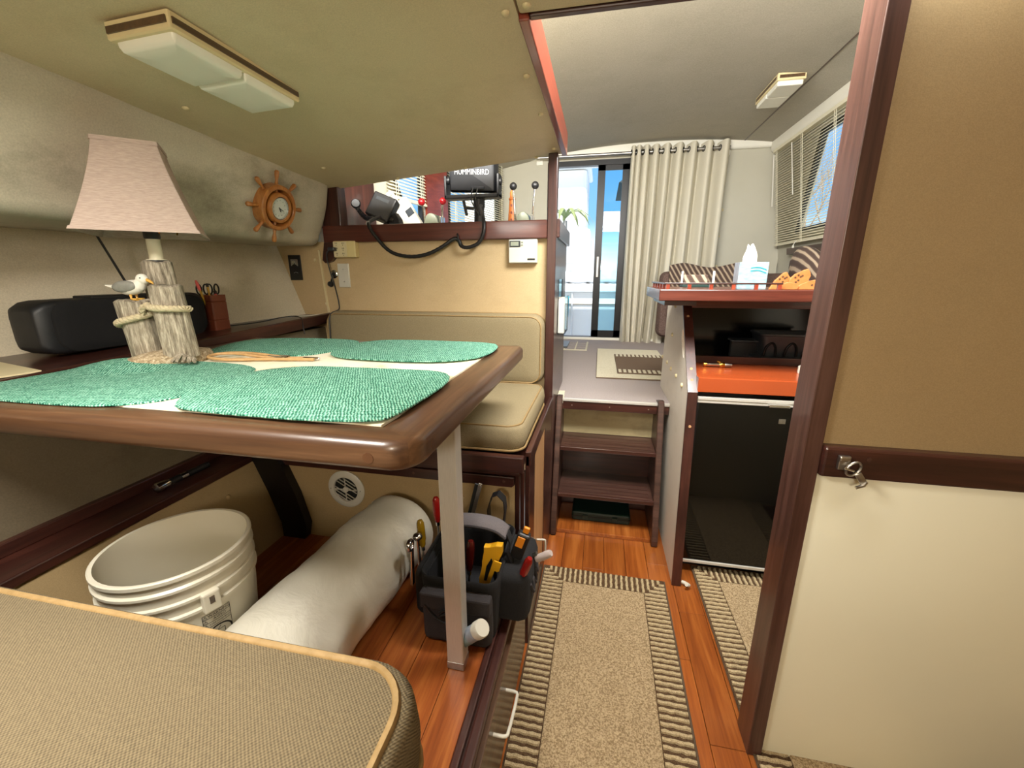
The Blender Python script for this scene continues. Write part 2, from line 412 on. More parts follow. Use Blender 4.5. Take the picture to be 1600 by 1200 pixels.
def rrect(a, b, r, seg=5):
    a = max(a, .001); b = max(b, .001); r = min(r, a * .999, b * .999)
    out = []
    for cx, cy, t0 in ((a - r, b - r, 0), (-a + r, b - r, 90), (-a + r, -b + r, 180), (a - r, -b + r, 270)):
        for k in range(seg + 1):
            t = math.radians(t0 + 90 * k / seg); out.append((cx + r * math.cos(t), cy + r * math.sin(t)))
    return out

def obj(name, mb, mat, parent=None, smooth=None, origin=None):
    bm = mb.bm
    bmesh.ops.recalc_face_normals(bm, faces=bm.faces)
    if parent is not None:
        r = parent
        while r.parent: r = r.parent
        off = r.location.copy()
    elif origin is not None: off = V(origin)
    else:
        off = V((0, 0, 0))
        if len(bm.verts):
            xs = [v.co for v in bm.verts]
            off = V(((min(p.x for p in xs) + max(p.x for p in xs)) / 2, (min(p.y for p in xs) + max(p.y for p in xs)) / 2, min(p.z for p in xs)))
    for v in bm.verts: v.co -= off
    me = bpy.data.meshes.new(name); bm.to_mesh(me); bm.free()
    me.materials.append(M[mat] if isinstance(mat, str) else mat)
    if smooth is not None:
        me.shade_smooth()
        me.set_sharp_from_angle(angle=math.radians(smooth))
    o = bpy.data.objects.new(name, me); COL.objects.link(o)
    if parent is not None: o.parent = parent
    else: o.location = off
    return o

def thing(name, label, cat, loc, group=None):
    o = bpy.data.objects.new(name, None); COL.objects.link(o); o.empty_display_size = .05
    o.location = loc; return tag(o, label, cat, group)
def tag(o, label, cat, group=None):
    o['label'] = label; o['category'] = cat
    if group: o['group'] = group
    return o
def struct(name, mb, mat, parent=None, smooth=None, label=None):
    o = obj(name, mb, mat, parent, smooth)
    if parent is None: o['kind'] = 'structure'
    if label: o['label'] = label
    return o
def B(lo, hi, bev=0, seg=2): return MB().box(lo, hi, bev, seg)
def text_mesh(body, size, extrude=0.0):
    c = bpy.data.curves.new('lettering', 'FONT'); c.body = body; c.size = size; c.extrude = extrude; c.align_x = 'CENTER'; c.align_y = 'CENTER'; c.resolution_u = 2
    o = bpy.data.objects.new('lettering', c); COL.objects.link(o)
    dg = bpy.context.evaluated_depsgraph_get(); me = bpy.data.meshes.new_from_object(o.evaluated_get(dg))
    bpy.data.objects.remove(o); bpy.data.curves.remove(c); return me
def button(parent, p, n, r=.007, mat='cap'):
    mb = MB().lathe([(r, 0), (r, r * .25), (r * .75, r * .6), (r * .3, r * .75)], p, n, 10)
    return obj('button', mb, mat, parent, 50)
def pathbend(pts, it=2):
    pts = [V(p) for p in pts]
    for _ in range(it):
        q = [pts[0]]
        for a, b in zip(pts, pts[1:]): q += [a * .75 + b * .25, a * .25 + b * .75]
        q.append(pts[-1]); pts = q
    return pts

# ================================================================== SETTING
def plate_hole(outer, holes, mapf, name, mat, parent=None):
    """flat plate (2-D outline with holes) given thickness through mapf(u, v, t), t in 0..1"""
    b2 = bmesh.new(); es = []
    for lp in [outer] + holes:
        vs_ = [b2.verts.new((p[0], p[1], 0)) for p in lp]
        for i in range(len(vs_)): es.append(b2.edges.new((vs_[i], vs_[(i + 1) % len(vs_)])))
    bmesh.ops.triangle_fill(b2, use_beauty=True, edges=es)
    mb = MB(); b2.verts.ensure_lookup_table()
    A = {v: mb.bm.verts.new(mapf(v.co.x, v.co.y, 0)) for v in b2.verts}; Bv = {v: mb.bm.verts.new(mapf(v.co.x, v.co.y, 1)) for v in b2.verts}
    for f in b2.faces:
        mb.bm.faces.new([A[v] for v in f.verts]); mb.bm.faces.new([Bv[v] for v in reversed(f.verts)])
    for e in b2.edges:
        if len(e.link_faces) == 1:
            a, b = e.verts; mb.bm.faces.new((A[a], A[b], Bv[b], Bv[a]))
    b2.free()
    return obj(name, mb, mat, parent)

# floor of the passage, with teak planks
fl = struct('floor', B((-.23, -1.3, -.06), (1.4, 2.32, -.012)), 'mahog_y')
pw = .102
for c in range(12):
    x0 = -.222 + c * pw
    y = -.2 + random.uniform(-.5, 0)
    if x0 > .75: continue
    while y < 2.3:
        L = random.choice((.36, .52, .66))
        y1 = min(y + L, 2.31)
        if y1 > .5 and y1 - y > .02:
            obj('plank', B((x0 + .0008, y + .0006, -.012), (x0 + pw - .0008, y1 - .0006, random.uniform(-.0012, 0)), .0012, 1), 'plank', fl)
        y = y1
def lowz(x, y): return 1.87 + (.036 + .0442 * (max(y, .2) - .81)) * (x + .19)
# upper hull liner on the left: rounded overhang
def hull_ring(Y, k=0.0):
    xj = -1.29; xb = -1.392 + .0205 * (Y - .78)
    zj = lowz(xj, Y) + .004
    pts = [(xj - .02, zj + .03), (xj + .0, zj)]
    for i in range(1, 9): # soft belly between the joint and the lower lip
        t_ = i / 9; pts.append((xj + (xb - xj) * t_ + .012 * math.sin(PI * t_), zj + (1.552 - zj) * t_))
    r = .05
    for i in range(0, 7):
        a = -PI / 2 * i / 6
        pts.append((xb - r + r * math.cos(a), 1.558 + r * math.sin(a)))
    pts += [(xb - .25, 1.510), (xb - .42, 1.515), (-2.15, 1.52), (-2.15, zj + .03)]
    if k:
        cx, cz = xb - .2, 1.66
        pts = [(min(x, cx + (x - cx) * (1 - k)) if x > cx else x, cz + (z - cz) * (1 - k * .5)) for x, z in pts]
    return [V((x, Y, z)) for x, z in pts]
mb = MB()
mb.loops([hull_ring(y) for y in (-1.32, -.6, 0, .4, .8, 1.2, 1.5, 1.7, 1.85, 1.92)] + [hull_ring(1.945, .06), hull_ring(1.96, .16), hull_ring(1.965, .3)])
struct('wall_left', mb, 'liner', smooth=50)
# recessed hull side above the shelf
def rec(Y, bot):
    return [V((bot - .0, Y, 1.09)), V((bot - .15, Y, 1.52)), V((bot - .5, Y, 1.52)), V((bot - .5, Y, 1.09))]
struct('wall_left_recess', MB().loops([rec(y, x) for y, x in ((-1.32, -1.95), (.5, -1.85), (1.1, -1.75), (1.56, -1.655), (1.985, -1.512))]), 'liner2')
# hull side under the shelf
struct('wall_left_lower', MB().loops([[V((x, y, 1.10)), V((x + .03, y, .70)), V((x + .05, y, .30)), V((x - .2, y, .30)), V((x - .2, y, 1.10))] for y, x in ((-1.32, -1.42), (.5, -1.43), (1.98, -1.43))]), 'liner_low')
# aft bulkhead of the dinette
wb = struct('wall_back', B((-2.1, 1.98, .2), (-.242, 2.02, 1.53)), 'bulkhead')
obj('seam_strip', MB().loops([[V((x - .005, 1.98, z)), V((x + .005, 1.98, z)), V((x + .005, 1.974, z)), V((x - .005, 1.974, z))] for x, z in ((-1.415, 1.49), (-1.396, 1.16))]), 'cap', wb)
button(wb, (-1.444, 1.98, 1.442), (0, -1, 0), .009); button(wb, (-1.405, 1.98, 1.222), (0, -1, 0), .009)
struct('wall_front', B((-2.1, -1.36, -.06), (1.45, -1.3, 1.95)), 'side_vinyl')
struct('wall_right_forward', B((1.4, -1.3, -.06), (1.45, 1.04, 1.95)), 'side_vinyl')
struct('wall_right_galley', B((1.25, 1.08, -.06), (1.30, 2.6, 2.45)), 'saloon_wall')
# low ceiling
ys = [-1.32, -.5, .2, .5, .8, 1.1, 1.4, 1.7, 1.985]
cl = struct('ceiling', MB().loops([[V((-1.75, y, lowz(-1.75, y))), V((-.97, y, lowz(-.97, y))), V((-.19, y, 1.87)), V((-.19, y, 1.93)), V((-1.75, y, lowz(-1.75, y) + .06))] for y in ys]), 'low_ceiling', smooth=30)
nd = V((.0876, 0, -1)).normalized()
for x, y in ((-.212, .964), (-.216, 1.236), (-.216, 1.507), (-.216, 1.89), (-.299, 1.969), (-1.169, 1.115), (-1.151, 1.698), (-.62, 1.965), (-.95, 1.965)):
    button(cl, (x, y, lowz(x, y)), nd, .0085)
c2 = struct('ceiling_forward', B((-.188, -1.32, 1.872), (1.42, .985, 1.932), .006), 'low_ceiling')
button(c2, (-.168, .955, 1.872), (0, 0, -1), .0085); button(c2, (.35, .955, 1.872), (0, 0, -1), .0085)
struct('trim_1', B((-.19, .985, 1.862), (-.168, 1.99, 1.95), .003), 'trim_red', label='red mahogany edge of the low ceiling over the step')
struct('trim_2', B((-.168, .985, 1.868), (1.42, 1.003, 1.905), .003), 'mahog_x')
# bulkhead capping, posts
struct('trim_3', B((-1.365, 1.952, 1.524), (-.243, 2.06, 1.603), .004), 'trim_red_x')
struct('trim_4', B((-.243, 1.945, 0), (-.203, 2.0, 1.866), .003), 'mahog_z')
struct('trim_5', B((-1.36, 1.955, 1.60), (-1.262, 2.02, 1.80), .004), 'mahog_z')
struct('trim_6', MB().prism([(-1.365, 1.53), (-1.385, 1.44), (-1.37, 1.425), (-1.335, 1.435), (-1.31, 1.46), (-1.297, 1.50), (-1.295, 1.53)], 1, 1.955, 1.98), 'mahog_z')
# door jamb and right-hand bulkhead
struct('door_1', B((.489, 1.03, -.05), (.527, 1.12, 1.90), .002), 'jamb', label='dark wooden door jamb at the right of the passage')
struct('wall_right', B((.527, 1.045, .955), (1.42, 1.08, 1.90)), 'side_vinyl')
wr = struct('wall_right_lower', B((.527, 1.043, -.05), (1.42, 1.08, .925), .004), 'cream', smooth=40)
struct('trim_7', B((.527, 1.018, .903), (1.42, 1.05, .978), .006), 'mahog_x')
# saloon: floor, arched ceiling, walls
sf = struct('floor_saloon', B((-1.45, 2.33, .655), (1.66, 4.5, .715)), 'saloon_carpet')
struct('floor_step_top', B((-.20, 2.195, .705), (.385, 2.33, .7155)), 'saloon_carpet')
def arch(x): return 2.548 - .062 * ((x - .47) / .95) ** 2
xs = [-1.5 + 3.12 * i / 24 for i in range(25)]
struct('ceiling_saloon', MB().prism([(x, arch(x)) for x in xs] + [(1.62, 2.75), (-1.5, 2.75)], 1, .45, 4.5), 'saloon_ceiling', smooth=40)  # front end is an unseen brow, extended past the windshield to block sun
struct('trim_8', B((1.176, 1.2, arch(1.18) - .003), (1.184, 4.4, arch(1.18) + .01)), 'mahog_y')
struct('trim_9', MB().loft((1.49, 2.9, 2.455), (1, 0, 0), (0, 0, 1), (0, 1, 0), .09, .055, .035, [(0, -1.6), (0, 1.5)]), 'gelcoat', smooth=50, label='rounded white soffit over the right-hand window')
struct('trim_10', MB().loft((.47, 4.43, 2.505), (0, 1, 0), (0, 0, 1), (1, 0, 0), .03, .055, .028, [(0, -1.6), (0, 1.0)]), 'gelcoat', smooth=50)
wsb = struct('wall_saloon_back', MB().box((-1.07, 4.44, .655), (-.56, 4.5, 2.7)).box((.93, 4.44, .655), (1.60, 4.5, 2.7)).box((-.56, 4.44, 2.43), (.93, 4.5, 2.7)).box((-.56, 4.44, .655), (.93, 4.5, .722)), 'saloon_wall')
for x, z in ((1.07, 1.95), (1.065, 1.72), (1.075, 1.45)): button(wsb, (x, 4.44, z), (0, -1, 0), .012)
def wxr(z): return 1.587 - .145 * (z - 1.6)
plate_hole([(1.1, .655), (4.5, .655), (4.5, 2.7), (1.1, 2.7)], [[(2.3, 1.70), (4.08, 1.70), (3.66, 2.36), (2.3, 2.36)]], lambda u, v, t: V((wxr(v) + .05 * t, u, v)), 'wall_saloon_right', 'saloon_wall')['kind'] = 'structure'
LA, LB = V((-1.45, 2.0, 0)), V((-1.017, 4.44, 0)); LT = (LB - LA).normalized(); LN = V((-LT.y, LT.x, 0))
def LW(s_, z, t=0): return LA + LT * s_ + V((0, 0, z)) + LN * t
plate_hole([(.04, 1.5), (2.5, 1.5), (2.5, 2.7), (.04, 2.7)], [[(.83, 1.70), (1.02, 1.70), (1.05, 2.36), (.47, 2.36)], [(1.37, 1.70), (2.38, 1.70), (2.38, 2.40), (1.37, 2.40)]], lambda u, v, t: LW(u, v, .05 * t), 'wall_saloon_left', 'saloon_wall')['kind'] = 'structure'
struct('wall_saloon_left_lower', MB().loops([[LW(s_, .655, -.0), LW(s_, 1.5, 0), LW(s_, 1.5, .05), LW(s_, .655, .05)] for s_ in (.04, 2.5)]), 'saloon_wall')
struct('trim_11', MB().loops([[LW(s_, 1.6, -.02), LW(s_, 2.5, -.02), LW(s_, 2.5, -.002), LW(s_, 1.6, -.002)] for s_ in (1.045, 1.34)]), 'trim_red', label='red mahogany panel between the two helm windows')
struct('trim_12', MB().loops([[LW(s_, 1.603, -.03), LW(s_, 2.3, -.03), LW(s_, 2.3, -.002), LW(s_, 1.603, -.002)] for s_ in (.03, .46)]), 'mahog_z')
struct('wall_helm_front', B((-1.6, .95, 1.93), (-1.3, 1.0, 2.7)), 'saloon_wall')
# windows
def frame(name, pts, mapf, w, mat, parent=None):
    cx = sum(p[0] for p in pts) / len(pts); cy = sum(p[1] for p in pts) / len(pts)
    inner = [(p[0] + (cx - p[0]) * w / abs(cx - p[0]) if cx != p[0] else p[0], p[1] + (cy - p[1]) * w / abs(cy - p[1])) for p in pts]
    return plate_hole(pts, [inner], mapf, name, mat, parent), inner
def window(name, pts, mapf, tint='glass', w=.035):
    f, inn = frame(name, pts, mapf, w, 'dark_metal'); f['kind'] = 'structure'
    mb = MB(); mb.loops([[mapf(p[0], p[1], .4) for p in inn], [mapf(p[0], p[1], .6) for p in inn]])
    obj('pane', mb, tint, f); return f
window('window_1', [(2.3, 1.70), (4.08, 1.70), (3.66, 2.36), (2.3, 2.36)], lambda u, v, t: V((wxr(v) - .006 + .03 * t, u, v)))
window('window_2', [(.83, 1.70), (1.02, 1.70), (1.05, 2.36), (.47, 2.36)], lambda u, v, t: LW(u, v, -.004 + .03 * t), w=.03)
window('window_3', [(1.37, 1.70), (2.38, 1.70), (2.38, 2.40), (1.37, 2.40)], lambda u, v, t: LW(u, v, -.004 + .03 * t))
# windshield over the low cabin (unseen from here, lights the saloon)
window('window_4', [(-1.3, 1.94), (1.25, 1.94), (1.25, 2.46), (-1.3, 2.46)], lambda u, v, t: V((u, .96 + .03 * t, v)), w=.05)
# sill under the right-hand blind
struct('trim_13', MB().loops([[V((wxr(z) - d, y, z)) for z, d in ((1.535, 0), (1.535, .05), (1.585, .05), (1.585, 0))] for y in (2.3, 4.12)]), 'mahog_y')
# sliding door
dr = struct('door_2', MB().box((-.555, 4.435, .722), (-.505, 4.50, 2.43)).box((-.555, 4.435, 2.385), (.93, 4.50, 2.432)).box((.89, 4.435, .722), (.93, 4.50, 2.43)).box((-.555, 4.435, .722), (.93, 4.50, .745), ), 'dark_metal', label='black aluminium sliding door frame')
sl = obj('sliding_panel', MB().box((-.075, 4.455, .745), (-.005, 4.475, 2.385)).box((.155, 4.455, .745), (.225, 4.475, 2.385)).box((-.075, 4.455, .745), (.225, 4.475, .81)).box((-.075, 4.455, 2.34), (.225, 4.475, 2.385)), 'dark_metal', dr)
obj('pane', B((-.01, 4.463, .80), (.16, 4.467, 2.35)), 'glass_tint', sl)
obj('pane', B((.225, 4.482, .74), (.9, 4.486, 2.39)), 'glass_tint', dr)
obj('pull_handle', B((-.05, 4.44, 1.35), (-.028, 4.456, 1.55), .004), 'alu', dr)
struct('trim_14', B((-.56, 4.40, .715), (.93, 4.44, .74), .004), 'gelcoat')
struct('wall_step', B((-.26, 2.326, -.06), (1.3, 2.345, .66)), 'mahog_x')
# side of the helm console seen beside the steps
struct('wall_helm_side', MB().box((-.243, 2.0, .72), (-.205, 2.55, 1.53)).box((-.243, 2.0, 0), (-.205, 2.33, .72)), 'mahog_y')
struct('wall_helm_front_low', B((-1.44, 2.5, .72), (-.243, 2.55, 1.53)), 'saloon_wall')
# ================================================================== DINETTE
PZ = .36      # dinette platform height
# ---- platform with boards, drawer front and handle
t = thing('dinette_platform', 'raised dinette platform of reddish brown boards with a drawer in its side', 'platform', (-.7, .8, 0))
obj('body', B((-1.42, -.6, 0), (-.222, 1.27, PZ - .014)), 'mahog_y', t)
x = -1.42
while x < -.262:
    x1 = min(x + .098, -.262)
    obj('board', B((x + .0006, -.2, PZ - .014), (x1 - .0006, 1.27, PZ - random.uniform(0, .0008)), .001, 1), 'plank_plat', t); x = x1
obj('edge_trim', MB().box((-.262, -.6, PZ - .02), (-.243, 1.27, PZ + .004), .004).box((-.240, -.6, PZ - .03), (-.216, 1.27, PZ - .004), .005), 'mahog_y', t)
df = obj('drawer_front', B((-.222, .35, .05), (-.206, 1.22, PZ - .045), .003), 'laminate', t)
df.data.materials[0] = M['table_y']
mb = MB().tube(pathbend([(-.206, .90, .225), (-.175, .90, .225), (-.17, .89, .225), (-.17, .765, .255), (-.175, .755, .258), (-.206, .755, .258)], 1), .0045, 8)
h = obj('handle', mb, 'white', df, 60)
# ---- aft seat base
t = thing('aft_seat_base', 'dark mahogany and tan vinyl seat base below the far bench', 'seat base', (-.75, 1.63, PZ))
obj('front_panel', B((-1.42, 1.272, .0), (-.255, 1.29, .72)), 'seat_vinyl', t)
obj('top_board', B((-1.40, 1.278, .72), (-.23, 1.975, .745)), 'mahog_x', t)
obj('top_rail', B((-1.40, 1.25, .718), (-.222, 1.278, .776), .004), 'mahog_x', t)
obj('cleat', B((-1.40, 1.26, .703), (-.235, 1.278, .716), .002), 'mahog_x', t)
lr = obj('lower_rail', MB().prism([(-1.40, .662), (-.262, .662), (-.254, .67), (-.254, .70), (-1.40, .70)], 1, 1.255, 1.275, .003), 'mahog_x', t)
for xx in (-.29, -.62, -.95): obj('plug', MB().lathe([(.005, 0), (.005, .001)], (xx, 1.255, .682), (0, -1, 0), 10), 'jamb', lr)
obj('corner_post', MB().box((-.255, 1.272, PZ), (-.238, 1.295, .705), .003).box((-.236, 1.272, .30), (-.222, 1.295, .715), .003), 'mahog_z', t)
sp = obj('end_frame', MB().box((-.22, 1.275, 0.0), (-.204, 1.40, .776), .003).box((-.22, 1.275, .735), (-.200, 1.945, .790), .004).box((-.22, 1.69, 0), (-.204, 1.945, .735), .002).box((-.22, 1.40, 0), (-.204, 1.69, .10)), 'mahog_y', t)
ld = obj('locker_door', B((-.222, 1.40, .10), (-.207, 1.69, .735), .001), 'laminate', t)
obj('handle', MB().tube(pathbend([(-.207, 1.50, .30), (-.178, 1.505, .30), (-.172, 1.51, .295), (-.172, 1.512, .205), (-.178, 1.51, .198), (-.207, 1.505, .198)], 1), .0042, 8), 'white', ld, 60)
button(t, (-.445, 1.272, .594), (0, -1, 0), .010, 'seat_vinyl')
v_ = thing('air_vent', 'round white louvred air vent in the tan seat base', 'vent', (-.905, 1.271, .58))
obj('rim', MB().lathe([(.075, 0), (.075, .004), (.068, .009), (.05, .009), (.048, .003)], (-.905, 1.271, .58), (0, -1, 0), 32, (False, False)), 'white', v_, 40)
obj('back_disc', MB().lathe([(.05, .0), (.05, .001)], (-.905, 1.271, .58), (0, -1, 0), 24), 'black', v_)
obj('grille', MB().box((-.001 - .905, 1.261, .534), (.001 - .905, 1.265, .626)).box((-.951, 1.261, .5785), (-.859, 1.265, .5815)).lathe([(.011, 0), (.011, .004), (.006, .006)], (-.905, 1.265, .58), (0, -1, 0), 12), 'white', v_)
for k in (-3, -2, -1, 1, 2, 3):
    d = k * .0125; hw = math.sqrt(.047 ** 2 - d ** 2)
    obj('slat', MB().obox((-.905 + d * .5, 1.263, .58 + d * .86), (hw * 2, .003, .0022), Matrix.Rotation(math.radians(30), 3, 'Y')), 'white', v_)
for dx in (-.062, .062): obj('screw', MB().ball((-.905 + dx, 1.262, .58), .003, 6), 'steel', v_)
# ---- cushions
def pillow(name, parent, mat, c, u, v, w, a, b, rc, th, puff, r=.02):
    prof = [(r * .9, 0), (r * .35, r * .2), (.0, r * .8), (-.004, th * .5), (0, th - r * .8), (r * .35, th - r * .2), (r * .9, th)]
    m = min(a, b)
    for k in range(1, 7):
        i = r + (m * .96 - r) * k / 6; q = i / m
        prof.append((i, th + puff * (1 - (1 - q) ** 2)))
    return obj(name, MB().loft(c, u, v, w, a, b, rc, prof, 8), mat, parent, 60)
def piping(parent, c, u, v, w, a, b, rc, h, r=.0042, wob=.0):
    c, u, v, w = V(c), V(u), V(v), V(w)
    return obj('piping', MB().tube([c + u * x + v * y + w * (h + wob * math.sin(x * 17 + y * 11)) for x, y in rrect(a, b, rc, 8)], r, 6, True), 'piping', parent, 60)
X3, Y3, Z3 = (1, 0, 0), (0, 1, 0), (0, 0, 1)
t = thing('seat_cushion', 'tan tweed seat cushion lying flat on the far bench', 'cushion', (-.80, 1.59, .776))
sc_c = (-.815, 1.585, .777)
pillow('pad', t, 'cushion', sc_c, X3, Y3, Z3, .585, .30, .055, .092, .012, .022)
piping(t, sc_c, X3, Y3, Z3, .573, .288, .05, .09, .0040, .002); piping(t, sc_c, X3, Y3, Z3, .585, .30, .055, .006)
t = thing('back_cushion', 'long tan tweed backrest cushion leaning on the far bulkhead', 'cushion', (-.80, 1.93, .87))
bc = (-.803, 1.975, 1.025)
pillow('pad', t, 'cushion', bc, X3, Z3, (0, -1, 0), .555, .163, .055, .092, .006, .02)
piping(t, bc, X3, Z3, (0, -1, 0), .546, .154, .05, .09, .0036, .002); piping(t, bc, X3, Z3, (0, -1, 0), .555, .163, .055, .004, .0036)
# near bench
t = thing('near_seat_base', 'dark wooden base of the near bench in the foreground', 'seat base', (-.7, 0, PZ))
obj('front_panel', B((-1.19, .38, PZ), (-.30, .40, .66)), 'seat_vinyl', t)
obj('rail', B((-1.27, .40, .655), (-.245, .44, .742), .006), 'mahog_x', t)
obj('top_board', B((-1.27, -.6, .705), (-.26, .40, .735)), 'mahog_x', t)
obj('end_panel', B((-.285, -.6, PZ), (-.258, .40, .70)), 'mahog_y', t)
t = thing('near_cushion', 'large tan tweed seat cushion with gold piping in the near foreground', 'cushion', (-.78, -.05, .742))
nc = (-.782, -.10, .745)
pillow('pad', t, 'cushion_near', nc, X3, Y3, Z3, .59, .51, .075, .118, .014, .022)
piping(t, nc, X3, Y3, Z3, .572, .492, .068, .115, .0058, .0022); piping(t, nc, X3, Y3, Z3, .59, .51, .075, .008, .005)
# ---- hull-side ledge and slanted rib
t = thing('hull_ledge', 'dark wooden ledge with tan vinyl front along the hull below the table', 'ledge', (-1.3, .5, PZ))
obj('front_panel', MB().loops([[V((-1.19, y, PZ)), V((-1.285, y, .68)), V((-1.30, y, .68)), V((-1.205, y, PZ))] for y in (-.5, 1.27)]), 'seat_vinyl', t)
obj('top_board', B((-1.398, -.5, .672), (-1.275, 1.27, .70), .004), 'mahog_y', t)
obj('lip', B((-1.412, -.5, .70), (-1.385, 1.27, .735), .003), 'mahog_y', t)
button(t, (-1.262, 1.10, .60), (1, 0, .3), .009, 'seat_vinyl')
tag(obj('hull_rib', MB().loops([[V((x0, 1.236, z)), V((x1, 1.236, z)), V((x1, 1.27, z)), V((x0, 1.27, z))] for x0, x1, z in ((-1.185, -1.09, PZ), (-1.185, -1.075, .42), (-1.225, -1.105, .55), (-1.27, -1.15, .67), (-1.31, -1.19, .72))]), 'rib'), 'black-brown slanted rib board in the corner left of the round vent', 'board')
# flashlight on the ledge
t = thing('flashlight', 'chrome and black flashlight lying on the dark ledge under the table', 'flashlight', (-1.33, 1.02, .70))
ax = V((.08, 1, .03)).normalized(); p0 = V((-1.335, .93, .716))
obj('head', MB().lathe([(.010, -.004), (.016, 0), (.016, .02), (.011, .04)], p0, ax, 16), 'chrome', t, 40)
obj('barrel', MB().lathe([(.011, .04), (.011, .10), (.0105, .17)], p0, ax, 16), 'black', t, 40)
obj('ring', MB().lathe([(.012, .075), (.012, .095)], p0, ax, 16), 'chrome', t, 40)
# ---- table
TZ = 1.12; TB = 1.068
t = thing('dinette_table', 'brown wooden dinette table on a square metal leg', 'table', (-.83, 1.0, PZ))
xl, xr, yn, yf, rc = -1.36, -.258, .528, 1.455, .055
ix0, ix1, iy0, iy1 = -1.30, -.337, .588, 1.40
def bull(o, n, i_):   # bullnose cross-section from the inner edge to the rounded outer edge
    h = TZ - TB; r = .016; pts = [V((i_.x, i_.y, TB)), V((i_.x, i_.y, TZ))]
    for k in range(5):
        a = PI / 2 * (1 - k / 4); pts.append(V((o.x - n.x * r + n.x * r * math.cos(a), o.y - n.y * r + n.y * r * math.cos(a), TZ - r + r * math.sin(a))))
    for k in range(5):
        a = -PI / 2 * k / 4; pts.append(V((o.x - n.x * r + n.x * r * math.cos(a), o.y - n.y * r + n.y * r * math.cos(a), TB + r + r * math.sin(a))))
    return pts
def board(segs, mat):
    return obj('border_board', MB().loops([bull(V((o[0], o[1], 0)), V((n[0], n[1], 0)), V((i_[0], i_[1], 0))) for o, n, i_ in segs]), mat, t, 50)
def arc(cx, cy, a0, a1, inner):
    return [((cx + rc * math.cos(math.radians(a0 + (a1 - a0) * k / 5)), cy + rc * math.sin(math.radians(a0 + (a1 - a0) * k / 5))), (math.cos(math.radians(a0 + (a1 - a0) * k / 5)), math.sin(math.radians(a0 + (a1 - a0) * k / 5))), inner) for k in range(6)]
nb = board([((xl, yn), (0, -1), (xl, iy0))] + [((xl + (xr - rc - xl) * k / 6, yn), (0, -1), (min(xl + (xr - rc - xl) * k / 6, ix1), iy0)) for k in range(1, 6)] + arc(xr - rc, yn + rc, -90, -45, (ix1, iy0)), 'table_x')
rb = board(arc(xr - rc, yn + rc, -45, 0, (ix1, iy0)) + [((xr, .9), (1, 0), (ix1, .9)), ((xr, yf - rc * .4), (1, 0), (ix1, iy1)), ((xr - .008, yf - .006), (.7, .7), (ix1, iy1))], 'table_y')
board([((xr - .01, yf - .004), (.7, .7), (ix1, iy1)), ((xr - .03, yf), (0, 1), (ix1, iy1)), ((xl, yf), (0, 1), (xl, iy1))], 'table_x')
obj('border_board', B((xl, iy0, TB), (ix0, iy1, TZ), .003), 'table_y', t)
obj('top_panel', B((ix0, iy0, TB + .005), (ix1, iy1, TZ - .004)), 'table_x', t)
for px, n in (((-.334, yn, 1.092), (0, -1, 0)), ((xr, .60, 1.092), (1, 0, 0))):
    obj('plug', MB().lathe([(.009, -.003), (.009, .0008)], px, n, 14), 'plug', nb if n[1] else rb)
lg = obj('leg', B((-.345, .82, PZ + .02), (-.300, .862, TB), .003), 'alu', t)
obj('foot_cap', B((-.346, .819, PZ), (-.299, .863, PZ + .022), .002), 'steel', lg)
# ---- chart and mats on the table
def wavy(x, y): return .0006 * math.sin(x * 31 + y * 17)
mb = MB(); mb.prism([(-1.29, .596), (-.95, .593), (-.60, .590), (-.345, .593), (-.341, .66), (-.343, .9), (-.340, 1.2), (-.341, 1.385), (-.7, 1.392), (-1.1, 1.390), (-1.29, 1.392)], 2, TZ - .0035, TZ + .0012)
tag(obj('chart', mb, 'chart'), 'cream paper chart spread under the teal mats on the table', 'chart')
def mat_thing(label, outline, z, bulge=None):
    o = [V((x, y, 0)) for x, y in outline]
    for _ in range(2):   # smooth closed outline
        q = []
        for a, b in zip(o, o[1:] + o[:1]): q += [a * .75 + b * .25, a * .25 + b * .75]
        o = q
    # scalloped knit edge
    c = sum(o, V((0, 0, 0))) / len(o); n = len(o)
    rings = []
    def H(p):
        hgt = 0
        if bulge:
            d = math.hypot((p.x - bulge[0]) / bulge[3], (p.y - bulge[1]) / bulge[4]); hgt = bulge[2] * max(0, 1 - d * d) ** 1.5 if d < 1 else 0
        return hgt
    def P(p, k, dz): q = c + (p - c) * k; return V((q.x, q.y, z + dz + H(q)))
    sc_ = [1 + .004 * (i % 2) for i in range(n)]
    prof = [(.995, 0), (1.0, .0015), (.996, .0036)] + [(k / 14, .0042) for k in range(13, 0, -1)]
    for k, dz in prof: rings.append([P(p, k * (sc_[i] if k > .99 else 1), dz) for i, p in enumerate(o)])
    return tag(obj('placemat', MB().loops(rings), 'mat', smooth=60), label, 'placemat', 'teal woven placemats on the table')
mz = TZ + .0016
mat_thing('teal woven placemat at the near right corner of the table, brightest of the four', [(-0.771, 0.599), (-0.824, 0.668), (-0.862, 0.788), (-0.84, 0.882), (-0.807, 0.919), (-0.739, 0.957), (-0.601, 0.961), (-0.457, 0.966), (-0.393, 0.964), (-0.344, 0.931), (-0.323, 0.843), (-0.328, 0.685), (-0.337, 0.607), (-0.365, 0.589), (-0.419, 0.578), (-0.498, 0.571), (-0.569, 0.574), (-0.624, 0.573), (-0.704, 0.578), (-0.745, 0.585)], mz + .0045)
